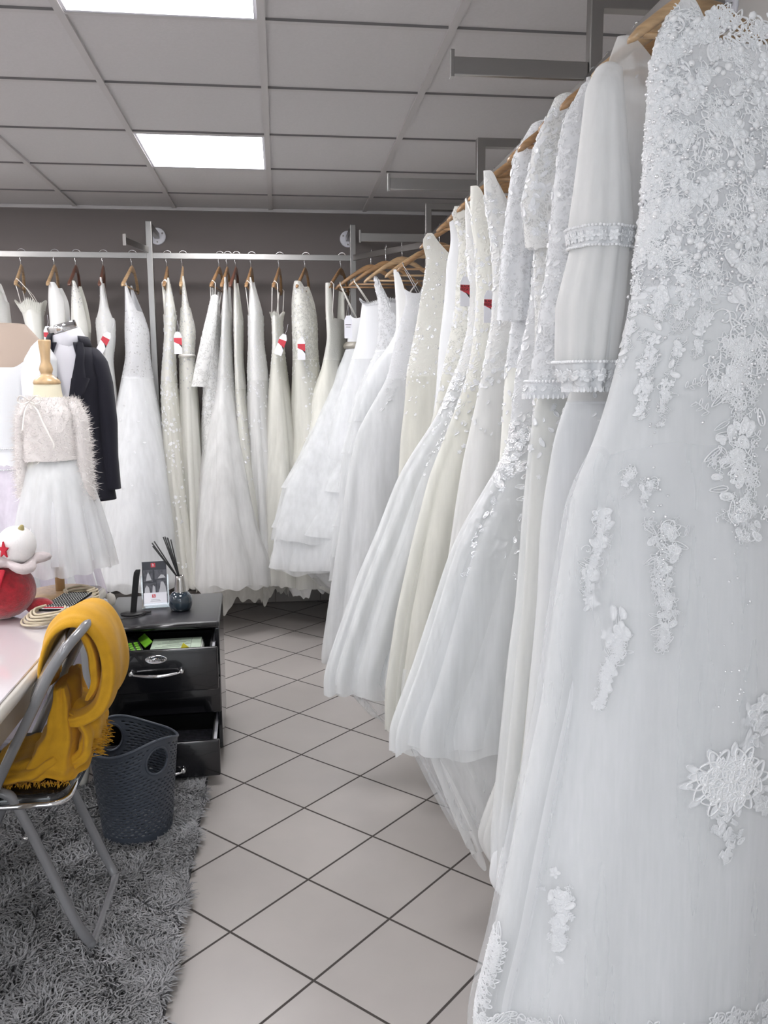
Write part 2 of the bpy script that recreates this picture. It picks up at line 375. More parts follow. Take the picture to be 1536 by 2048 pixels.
# tiled skirting: 30 cm lengths with open joints
sk = MB(); x = LEFT
while x < RIGHT:
    x1 = min(x+.303, RIGHT); sk.box(((x+x1)/2, BACK-.006, .056), (x1-x-.004, .012, .098)); x = x1
struct(sk.build('baseboard_back', 'skirting', smooth=False, bevel=.002))
sk = MB(); y = FRONT
while y < BACK-.02:
    y1 = min(y+.303, BACK-.014); sk.box((RIGHT-.006, (y+y1)/2, .056), (.012, y1-y-.004, .098)); y = y1
struct(sk.build('baseboard_right', 'skirting', smooth=False, bevel=.002))
for i, (c, r) in enumerate(panels):
    cx, cy = X0+(c+.5)*T, Y0-(r-.5)*T
    lab = {(1, 2): 'square ceiling light panel nearer the back wall', (1, 5): 'square ceiling light panel cut off by the top edge of the picture', (1, 11): 'square ceiling light panel behind the camera on the right'}.get((c, r), 'added unseen fill light panel over the %s, %s from the back wall' % ('far left side' if c == -5 else 'left half', {2: 'first', 5: 'second', 8: 'third', 11: 'fourth'}[r]))
    t = thing('ceiling_light', lab, 'ceiling light', (cx, cy, CEIL+.002), 0, 'square LED panels in the ceiling grid')
    fr = MB()
    for a, b, w, d in ((0, .284, .59, .014), (0, -.284, .59, .014), (.284, 0, .014, .562), (-.284, 0, .014, .562)): fr.box((a, b, 0), (w, d, .012))
    fr.build('frame', 'card_white', t, smooth=False)
    MB().box((0, 0, .004), (.556, .556, .004)).build('diffuser', 'panel_light', t, smooth=False)

# ================================================================== RACKS
RZ = 2.23
def flange(t, c, axis):
    rot = Matrix.Rotation(PI/2, 3, 'X') if axis == 'y' else Matrix.Rotation(-PI/2, 3, 'Y')
    f = MB().lathe([(0, 0), (.052, 0), (.052, .005), (.048, .009), (.02, .010), (0, .010)], c, 28, rot=rot)
    for k in range(3):
        a = 2*PI*k/3+.5; off = Vector((math.cos(a)*.036, math.sin(a)*.036, .010)); off = rot @ off
        f.lathe([(0, 0), (.006, 0), (.005, .003), (0, .003)], Vector(c)+off, 10, rot=rot, mi=1)
    return f.build('flange', ['card_white', 'steel'], t)
def back_post(x, label, arm=0):
    t = thing('wall_rack_post', label, 'rack post', (x, 5.25, 0), 0, 'brushed metal posts of the back rail')
    MB().box((0, 0, 1.225), (.036, .036, 2.40)).build('post', 'brushed', t, smooth=False, bevel=.003)
    MB().lathe([(0, 0), (.035, 0), (.035, .006), (.014, .012), (.012, .025), (0, .025)], (0, 0, 0), 24).build('foot', 'steel', t)
    MB().box((0, .18, 2.402), (.03, .325, .034)).build('bracket', 'brushed', t, smooth=False, bevel=.002)
    flange(t, (0, BACK-5.25, 2.402), 'y')
    if arm:
        MB().box((-.048, -.165, 2.262), (.012, .315, .036), Matrix.Rotation(-.25, 3, 'Z')).build('display_arm', 'brushed', t, smooth=False, bevel=.002)
        MB().box((-.088, -.320, 2.266), (.018, .008, .062), Matrix.Rotation(-.25, 3, 'Z')).build('end_stop', 'brushed', t, smooth=False, bevel=.001)
back_post(-.739, 'brushed metal post of the back rail with a small arm pointing forward', 1)
back_post(.466, 'brushed metal post where the back rail meets the diagonal corner rail')
back_post(-1.944, 'brushed metal post of the back rail beyond the left edge')
def side_post(y, label):
    t = thing('rack_post', label, 'rack post', (.836, y, 0), 0, 'brushed metal posts of the right hand rail')
    MB().box((0, 0, 1.235), (.034, .036, 2.42)).build('post', 'brushed', t, smooth=False, bevel=.003)
    MB().lathe([(0, 0), (.035, 0), (.035, .006), (.014, .012), (.012, .025), (0, .025)], (0, 0, 0), 24).build('foot', 'steel', t)
    MB().box((.18, 0, 2.428), (.332, .036, .034)).build('bracket', 'brushed', t, smooth=False, bevel=.002)
    flange(t, (RIGHT-.836, 0, 2.428), 'x')
    MB().box((-.195, 0, 2.262), (.355, .014, .044)).build('display_arm', 'brushed', t, smooth=False, bevel=.002)
    MB().box((-.377, 0, 2.267), (.010, .022, .066)).build('end_stop', 'brushed', t, smooth=False, bevel=.001)
side_post(2.245, 'metal rack post nearest the camera, its arm pointing left below the ceiling')
side_post(3.50, 'middle metal rack post with arm, top bar going back to the right wall')
side_post(4.72, 'farthest metal rack post of the right rail, its short arm just above the corner hangers')
side_post(.98, 'metal rack post of the right rail, out of frame beside the camera')
def rail(name, a, b, label):
    a, b = Vector(a), Vector(b); d = b-a; c = (a+b)/2
    o = MB().box((0, 0, 0), (d.length, .012, .034)).build(name, 'brushed', smooth=False, bevel=.002, loc=c)
    o.rotation_euler = (0, 0, math.atan2(d.y, d.x)); tag(o, label, 'clothes rail')
rail('clothes_rail', (-2.6, 5.25, RZ), (.45, 5.25, RZ), 'long brushed metal clothes rail along the back wall')
rail('clothes_rail', (.468, 5.232, RZ), (.815, 4.74, RZ), 'short diagonal brushed metal clothes rail across the far right corner')
rail('clothes_rail', (.815, 4.70, RZ), (.815, .2, RZ), 'long brushed metal clothes rail along the right wall')

# ================================================================== HANGERS
def hanger(label, x, y, phi, mat='wood', bar=True, zr=RZ, drop=.13):
    t = thing('clothes_hanger', label, 'hanger', (x, y, zr), phi, 'wooden clothes hangers on the rails')
    m = MB(); rings = []
    for i in range(33):
        u = -.215+.43*i/32; k = abs(u)/.215
        z = -.068-drop*(k**1.25)-.012*math.exp(-((k)/.12)**2); v = .018*k*k-.004
        h = .017*(1-.35*k)+.006*math.exp(-(k/.18)**2); w = .0065+.004*k
        if i in (0, 32): h *= .5; w *= .6
        rings.append([(u, v+w*math.cos(2*PI*j/12), z+h*math.sin(2*PI*j/12)) for j in range(12)])
    m.loft(rings); m.build('body', mat, t)
    pts = [(0, 0, -.062), (0, 0, -.035), (0, .004, -.026)]
    for k in range(13):
        a = -PI*.38+k*PI*1.32/12
        pts.append((0, -.008+.024*math.cos(a)*1.0, .004+.022*math.sin(a)+.004))
    h = MB().tube(pts, .0021, 8); h.build('hook', 'steel', t)
    if bar: MB().tube([(-.19, .012, -.068-drop*.93), (.19, .012, -.068-drop*.93)], .0055, 10).build('trouser_bar', mat, t)
    return t
def arm_z(u, zr=RZ, drop=.13):
    k = abs(u)/.215; return zr-.068-drop*k**1.25+.016*(1-.35*k)

# ================================================================== GARMENTS
def sstep(x, a, b):
    t = np.clip((x-a)/(b-a+1e-9), 0, 1); return t*t*(3-2*t)
class Surf:
    """a garment tube hanging down: half widths a (along the hanger) and b (along the rail) by height, with pleats"""
    def __init__(s, secs, seed=0, folds=9, amp=.02, zf=(1.4, .3), smooth=5, grow=1.0, power=2.0, lim=.36, twist=1.5, ramp=None):
        secs = sorted(secs, key=lambda q: q[0]); A = np.array(secs, float)
        s.z = np.linspace(A[0, 0], A[-1, 0], 160); s.t = []
        for c in range(1, 5):
            y = np.interp(s.z, A[:, 0], A[:, c]); k = np.hanning(2*smooth+3)[1:-1]; k /= k.sum()
            y = np.convolve(np.pad(y, smooth, mode='reflect', reflect_type='odd'), k, 'valid'); s.t.append(y)
        gr = 1+(grow-1)*sstep(-s.z, -(ramp or s.z[-1]+1), -(ramp or s.z[-1]+1)+.3); s.t[1] = np.maximum(s.t[1], .006)*gr; s.t[3] = np.maximum(s.t[3], .006)*gr
        r = np.random.RandomState(seed); s.ph = r.rand(8)*6.283; s.n = (folds, int(folds*1.62)+1, int(folds*2.7)+2); s.amp = amp; s.zf = zf
        s.k = (r.rand(4)-.5)*twist; s.lim = lim; s.power = power; s.zmax = A[-1, 0]; s.zmin = A[0, 0]
    def fold(s, th, z):
        w = th+.35*np.sin(th+s.ph[3])+.18*np.sin(2*th+s.ph[4])
        g = lambda x: 2*np.sqrt(np.cos(x/2)**2+.03)-1.3
        env = .6+.4*np.sin(2*th+s.ph[5])*np.sin(3*th+s.ph[6])
        return .6*g(s.n[0]*w+s.ph[0]+s.k[0]*z*2)+.22*env*g(s.n[1]*w+s.ph[1]+s.k[1]*z*3)+.05*env*np.sin(s.n[2]*w+s.ph[2]+s.k[2]*z*3)
    def p(s, th, z):
        th = np.asarray(th, float); z = np.asarray(z, float); th, z = np.broadcast_arrays(th, z)
        zz = np.clip(z, s.zmin, s.zmax)
        uc, a, vc, b = [np.interp(zz, s.z, q) for q in s.t]
        # below the last section keep flaring a little
        ct, st = np.cos(th), np.sin(th); e = 2/s.power
        cx, sy = np.sign(ct)*np.abs(ct)**e, np.sign(st)*np.abs(st)**e
        nx, ny = ct*b, st*a; l = np.hypot(nx, ny)+1e-6
        A = s.amp*sstep(-z, -s.zf[0], -s.zf[1])**.8
        A = np.minimum(A, s.lim*b)
        d = A*s.fold(th, z)
        return np.stack([uc+a*cx+nx/l*d, vc+b*sy+ny/l*d, z], -1)
    def mesh(s, ztop, zbot, rows=50, cols=160, th0=0, th1=2*PI, hem=0, hseed=1):
        """ztop / zbot: numbers or functions of the angle"""
        closed = abs(th1-th0-2*PI) < 1e-6
        th = np.linspace(th0, th1, cols, endpoint=not closed)
        r = np.random.RandomState(hseed)
        zt = ztop(th) if callable(ztop) else np.full(cols, float(ztop)); zb = zbot(th) if callable(zbot) else np.full(cols, float(zbot))
        if hem:
            j = sum(np.sin(th*k+r.rand()*6.28)*w for k, w in ((2, .5), (5, .35), (9, .3), (17, .2)))
            zb = zb+hem*j
        t = np.linspace(0, 1, rows)[:, None]
        z = zt[None]*(1-t)+zb[None]*t
        return s.p(np.broadcast_to(th[None], z.shape), z), closed
def add_cloth(surf, name, mat, parent, ztop, zbot, **kw):
    P, closed = surf.mesh(ztop, zbot, **kw)
    return MB().grid(P, closed).build(name, mat, parent)

# ---- lace elements in a flat 2-D frame (x across, y up, h off the cloth)
def el_leaf(L=1, W=.42, h=.12, x=0, y=0, rot=0, rim=True):
    n = 10; v = []; f = []
    pts = []
    for k in range(n):
        a = 2*PI*k/n; px = math.cos(a)*L/2; py = math.sin(a)*W/2*(1-.25*math.cos(a)); pts.append((px, py))
    for s_, hh in ((1, .1), (.86, 1), (.66, .35)):
        v += [(a*s_, b*s_, h*hh) for a, b in pts]
    v.append((0, 0, h*.45))
    for ring in range(2):
        for k in range(n): f.append((ring*n+k, ring*n+(k+1) % n, (ring+1)*n+(k+1) % n, (ring+1)*n+k))
    for k in range(n): f.append((2*n+k, 2*n+(k+1) % n, 3*n))
    c, s = math.cos(rot), math.sin(rot)
    v = [(x+(a+L/2)*c-b*s, y+(a+L/2)*s+b*c, q) for a, b, q in v]
    return v, f
def el_bead(r=.1, x=0, y=0, h=None, n=7):
    h = h or r*1.2; v = []; f = []
    for rr, hh in ((1, 0), (.8, .6)): v += [(x+r*rr*math.cos(2*PI*k/n), y+r*rr*math.sin(2*PI*k/n), h*hh) for k in range(n)]
    v.append((x, y, h)); f += [(k, (k+1) % n, n+(k+1) % n, n+k) for k in range(n)]; f += [(n+k, n+(k+1) % n, 2*n) for k in range(n)]
    return v, f
def el_cord(pts, w=.05, h=.07):
    v = []; f = []; n = len(pts)
    for i, (x, y) in enumerate(pts):
        x0, y0 = pts[max(i-1, 0)]; x1, y1 = pts[min(i+1, n-1)]; dx, dy = x1-x0, y1-y0; l = math.hypot(dx, dy)+1e-9; nx, ny = -dy/l*w/2, dx/l*w/2
        v += [(x+nx, y+ny, 0), (x+nx*.6, y+ny*.6, h*.8), (x-nx*.6, y-ny*.6, h*.8), (x-nx, y-ny, 0)]
    for i in range(n-1):
        for j in range(3): f.append((i*4+j, i*4+j+1, i*4+5+j, i*4+4+j))
    return v, f
def join(*els):
    v = []; f = []
    for a, b in els:
        o = len(v); v += a; f += [tuple(i+o for i in q) for q in b]
    return v, f
def el_flower(n=6):
    els = [el_leaf(.5, .34, .10, rot=2*PI*k/n) for k in range(n)]
    els += [el_bead(.05, .07*math.cos(2.1*k), .07*math.sin(2.1*k), .16) for k in range(3)]
    return join(*els)
def el_scroll():
    pts = [((.08+.42*t)*math.cos(1+t*5.2), (.08+.42*t)*math.sin(1+t*5.2)) for t in np.linspace(0, 1, 22)]
    return join(el_cord(pts, .07, .09), el_bead(.07, pts[0][0], pts[0][1], .12))
def el_spray():
    els = [el_cord([(0, .5), (.04, .2), (0, -.1), (.03, -.5)], .05, .06)]
    for k in range(5):
        y = .38-.18*k; els += [el_leaf(.3, .15, .08, 0, y, .5), el_leaf(.3, .15, .08, 0, y-.07, PI-.5)]
    return join(*els)
def loop(L, W, rot, w=.05, h=.09):
    c, s = math.cos(rot), math.sin(rot); q = []
    for k in range(13):
        a = PI+2*PI*k/12; x = L/2+L/2*math.cos(a); y = W/2*math.sin(a)*(.75+.25*math.cos(a)*-1); q.append((x*c-y*s, x*s+y*c))
    return el_cord(q, w, h)
def el_pad():
    return join(el_leaf(.9, .5, .1, -.45, 0, 0), el_bead(.05, -.2, 0, .16), el_bead(.05, .05, .05, .16), el_bead(.05, .2, -.04, .16))
ELS = {'oflower': join(*[loop(.5, .36, 2*PI*k/6) for k in range(6)], *[loop(.26, .2, .5+2*PI*k/4, .05) for k in range(4)], el_bead(.05, 0, 0, .14)), 'oleaf': join(loop(1, .42, 0, .07, .1), el_cord([(.1, 0), (.8, 0)], .05, .06)),
       'ospray': join(el_cord([(0, .5), (.04, .2), (0, -.1), (.03, -.5)], .05, .06), *[((lambda e: ([(x, y+.36-.2*k, z) for x, y, z in e[0]], e[1]))(loop(.34, .17, .5 if k % 2 else PI-.5, .045, .07))) for k in range(5)]),
       'flower': el_flower(6), 'flower5': el_flower(5), 'scroll': el_scroll(), 'spray': el_spray(), 'leaf': el_leaf(1, .5, .14, -.5, 0, 0),
       'bead': el_bead(.5, 0, 0, .5), 'pad': el_pad()}
def lace_mesh(surf, items, hs=1.0, lift=.0012):
    """items: (element, theta, z, rotation, size)"""
    TH = np.array([i[1] for i in items]); Z = np.array([i[2] for i in items]); e = 1e-3
    p0 = surf.p(TH, Z); dth = np.linalg.norm(surf.p(TH+e, Z)-p0, axis=-1)/e; dz = np.linalg.norm(surf.p(TH, Z+e)-p0, axis=-1)/e
    dth = np.maximum(dth, .05); dz = np.maximum(dz, .7)
    th_, z_, h_, fs, off = [], [], [], [], 0
    for i, (nm, th, z, rot, size) in enumerate(items):
        v, f = ELS[nm]; v = np.array(v); c, s = math.cos(rot), math.sin(rot)
        x = (v[:, 0]*c-v[:, 1]*s)*size; y = (v[:, 0]*s+v[:, 1]*c)*size
        th_.append(th+x/dth[i]); z_.append(z+y/dz[i]); h_.append(v[:, 2]*size*hs)
        fs += [tuple(q+off for q in face) for face in f]; off += len(v)
    th = np.concatenate(th_); z = np.concatenate(z_); h = np.concatenate(h_)
    P = surf.p(th, z); du = surf.p(th+2e-3, z)-P; dv = surf.p(th, z+2e-3)-P
    n = np.cross(du, dv); n /= np.linalg.norm(n, axis=-1, keepdims=True)+1e-12
    P = P+n*(h+lift)[:, None]
    m = MB().add(P.tolist(), fs); m.stuff = True
    return m
def scatter(rng, n, thr, zr, size, kinds=('flower', 'leaf', 'spray', 'scroll', 'leaf'), dens=None):
    out = []
    while len(out) < n:
        th = rng.uniform(*thr); z = rng.uniform(*zr)
        if dens and rng.random() > dens(th, z): continue
        out.append((rng.choice(kinds), th, z, rng.uniform(0, 6.28), size*rng.uniform(.6, 1.25)))
    return out

def hang_tag(parent, pos, rz, red=True, tilt=0, s=1.0, bf=False):
    """card swing tag"""
    mt = Matrix.Translation(pos) @ Matrix.Rotation(rz, 4, 'Z') @ Matrix.Rotation(tilt, 4, 'Y')
    def T(m): m.v = [tuple(mt @ (Vector(p)*s)) for p in m.v]; return m
    w, h = .0175, .05
    out = [(-w, -h), (w, -h), (w, h*.62), (w*.45, h), (-w*.45, h), (-w, h*.62)]
    c = MB().loft([[(x, 0, z) for x, z in out], [(x, .0012, z) for x, z in out]])
    card = T(c).build('price_tag', 'card_white', parent, smooth=False)
    T(MB().tube([(0, 0, h*.9), (.004, .006, h+.02), (0, .012, h+.05)], .0006, 6)).build('tag_string', 'card_white', card)
    if red:
        T(MB().loft([[(-w, -.0006, h*.45), (w, -.0006, h*.45), (w, -.0006, -.012), (-w, -.0006, .004)], [(-w, 0, h*.45), (w, 0, h*.45), (w, 0, -.012), (-w, 0, .004)]])).build('red_band', 'card_red', card, smooth=False)
        T(MB().loft([[(0, -.0008, -.001), (w, -.0008, -.012), (w, -.0008, -.022)], [(0, -.0002, -.001), (w, -.0002, -.012), (w, -.0002, -.022)]])).build('black_corner', 'ink', card, smooth=False)
        if bf:
            rot = Matrix.Rotation(PI/2, 4, 'X')
            for txt, z in (('BLACK', .017), ('FRIDAY', .006)):
                text_mesh(txt, .0115, 'lettering', 'ink', card, mt @ Matrix.Scale(s, 4) @ Matrix.Translation((0, -.001, z)) @ rot)
    else:
        T(MB().box((0, -.0006, .01), (.026, .0006, .003)).box((0, -.0006, 0), (.02, .0006, .002))).build('printed_lines', 'ink', card, smooth=False)

def top_fn(kind, zt, zn, zb=None, w=.5):
    """neckline height by angle: theta = 0 / pi are the shoulder ends, 3/2 pi faces the viewer of the right row"""
    zb = zn if zb is None else zb
    def f(th):
        c = np.abs(np.cos(th)); front = np.sin(th) < 0
        low = np.where(front, zn, zb)
        if kind == 'strapless': return low+.012*np.cos(4*th)
        k = sstep(c, w, .93); return low+(zt-low)*k
    return f

def gown(key, label, hlabel, X, Y, phi, secs, top='vneck', zt=None, zn=1.9, zbk=None, waist=1.45, bod='lace_white', skirt='skirt_white',
         over=None, under=None, folds=8, amp=.028, zf=None, straps=0, lace=None, lace2=None, tagpos=None, belt=None, wood='wood', bar=True,
         hemj=.018, seed=1, oversc=1.07, name='wedding_gown', cat='wedding dress', nw=.5, group='white wedding dresses on the rails', res=1, trim=None, over_ext=.03, twist=1.5, under2=None):
    ph = math.radians(phi); rng = random.Random(seed)
    hanger(hlabel, X, Y, ph, wood, bar)
    t = thing(name, label, cat, (X, Y, 0), ph, group)
    zf = zf or (waist, .35)
    S = Surf(secs, seed, folds, amp, zf, twist=twist); zb = S.zmin
    zt = zt or S.zmax
    tf = top_fn(top, zt, zn, zbk, nw)
    cols = int(168*res); rows = int(26*res)
    add_cloth(S, 'bodice', bod, t, tf, waist, rows=rows, cols=cols)
    sk = add_cloth(S, 'skirt', skirt, t, waist, zb+(.035 if over else 0), rows=int(40*res), cols=int(200*res), hem=hemj)
    sv = []
    if over:
        for i in range(over[1]):
            So = Surf(secs, seed+31*i, folds+2*i, amp*(1+.2*i), zf, grow=oversc+.05*i, twist=twist, ramp=waist)
            add_cloth(So, 'tulle_layer', over[0], t, waist-.005, zb-over_ext*(i), rows=int(40*res), cols=int(220*res), hem=hemj*1.5, hseed=i+3)
    for under in (under, under2):
        if not under: continue
        mat, zlow, gr, hj = under
        z_, u_, a_, v_, b_ = min(secs); du = .07 if key[0] == 'r' else 0
        Su = Surf([q for q in secs if q[0] > z_]+[(z_, u_, a_, v_, b_), ((z_+zlow)/2, u_+du*.5, a_*.88, v_, b_*.95), (zlow, u_+du, a_*.74, v_, b_*.9)] if zlow < z_-.05 else secs, seed+91, folds+2, amp*.9, (waist, .3), grow=gr, twist=twist*3, lim=.5, smooth=3, ramp=zb+.26)
        add_cloth(Su, 'underskirt', mat, t, zb+.22, lambda th: zlow-.05*np.cos(th)*(key[0] == 'r')+.025*np.abs(np.sin(th*6+zlow*50))*(hj > .025), rows=26, cols=int(200*res), hem=hj, hseed=9)
    if straps:
        w, inset = (straps if isinstance(straps, tuple) else (straps, .8))
        a_t = float(np.interp(zn, S.z, S.t[1])); uc = float(np.interp(zn, S.z, S.t[0])); vc = float(np.interp(zn, S.z, S.t[2])); b_t = float(np.interp(zn, S.z, S.t[3]))
        for sgn in (-1, 1):
            uu = sgn*.185; base = uc+sgn*a_t*inset; q = math.sqrt(max(0, 1-inset*inset))*b_t
            za = arm_z(uu)
            pts = [(base, vc-q, zn-.01), (base*.35+uu*.65, (vc-q)*.4-.006, zn*.4+za*.6), (uu, -.009, za-.012), (uu, .006, za+.004), (uu, .02, za-.012), (base*.35+uu*.65, (vc+q)*.4+.012, zn*.4+za*.6), (base, vc+q, zn-.01)]
            MB().tube(pts, w, 8, flat=.3 if w > .004 else 1).build('strap', bod if w > .004 else 'ribbon', t)
    if lace:
        n, size, z0, z1, mat = lace
        it = scatter(rng, int(n*1.5), (0, 2*PI), (z0, z1), size*.68, dens=lambda th, z: 1 if z < tf(np.array([th]))[0]-.01 else 0)
        lace_mesh(S, it, .8, .0005).build('lace_applique', mat, t)
        if not lace2: lace2 = (int(n*.35), size*1.1, waist-.2, waist+.02, 0, 2*PI, mat)
    if lace2:      # trailing motifs on the skirt
        n, size, z0, z1, th0, th1, mat = lace2
        So = Surf(secs, seed, folds, amp, zf, grow=oversc, twist=twist, ramp=waist) if over else S
        it = scatter(rng, int(n*1.3), (th0, th1), (z0, z1), size*.62, kinds=('spray', 'leaf', 'flower5', 'leaf'), dens=lambda th, z: 1-.8*(z1-z)/(z1-z0+1e-6))
        lace_mesh(So, it, .9, .0008).build('trailing_lace', mat, t)
    if belt:
        mat, bz, bh = belt
        Sb = Surf(secs, seed, folds, amp, zf, grow=1.06, twist=twist)
        th = np.linspace(0, 2*PI, 120, endpoint=False)
        P = np.stack([Sb.p(th, np.full(120, bz+bh*k)) for k in (.5, .3, 0, -.3, -.5)]); cen = P.mean(1, keepdims=True)
        for i, g in enumerate((1, 1.05, 1.08, 1.05, 1)): P[i, :, :2] = cen[i, :, :2]+(P[i, :, :2]-cen[i, :, :2])*g
        MB().grid(P).build('belt', mat, t)
    if trim:       # scalloped or ruffled edge along the neckline
        mat, hgt, nn = trim
        th = np.linspace(0, 2*PI, 240, endpoint=False); z = tf(th)
        P = []
        for k in range(5):
            f = k/4; q = S.p(th, z-hgt*.7+hgt*f); out = S.p(th, z-hgt*.7+hgt*f)-S.p(th, z)*1
            cen = q.mean(0); d = q-cen; d[:, 2] = 0; d /= np.linalg.norm(d, axis=1, keepdims=True)+1e-9
            q = q+d*(.006+.012*f*np.abs(np.sin(nn*th))[:, None]); q[:, 2] += .008*f*np.sin(nn*2*th); P.append(q)
        MB().grid(np.stack(P)).build('neckline_trim', mat, t)
    if tagpos:
        for tp in (tagpos if isinstance(tagpos, list) else [tagpos]):
            hang_tag(t, *tp)
    return t, S
def sleeve(t, secs, mat, seed=5, amp=.006, folds=7, cuff=None, name='sleeve', lace=None, zf=None):
    z = [q[0] for q in secs]; S = Surf(secs, seed, folds, amp, zf or (max(z), min(z)), smooth=3)
    P, c = S.mesh(max(z), min(z), rows=40, cols=90, hem=.004); 
    # close over the shoulder
    top = P[0]; cen = top.mean(0); cap = [cen+(top-cen)*k+np.array([0, 0, .012*(1-k*k)]) for k in (.02, .35, .65, .88)]
    P = np.concatenate([np.stack(cap), P])
    MB().grid(P).build(name, mat, t)
    if lace:
        rng = random.Random(seed); it = scatter(rng, int(lace[0]*1.4), (0, 2*PI), (min(z)+.02, max(z)-.02), lace[1]*.7); lace_mesh(S, it, .8, .0005).build('sleeve_lace', lace[2], t)
    if cuff:
        Sc = Surf(secs, seed, folds, amp, zf or (max(z), min(z)), smooth=3, grow=1.06)
        Pc, c = Sc.mesh(min(z)+cuff[1], min(z)-.004, rows=6, cols=90); MB().grid(Pc).build('cuff', cuff[0], t)
        it = [('bead', th, min(z)+cuff[1], 0, .007) for th in np.linspace(0, 2*PI, 70)]+[('leaf', th, min(z)-.001, 1.57, .012) for th in np.linspace(0, 2*PI, 50)]
        it += [(k % 2 and 'flower' or 'pad', th, min(z)+cuff[1]*.5, .8, cuff[1]*.6) for k, th in enumerate(np.linspace(0, 2*PI, 20))]
        lace_mesh(Sc, it, 1.3).build('cuff_beading', 'thread', t)
    return S
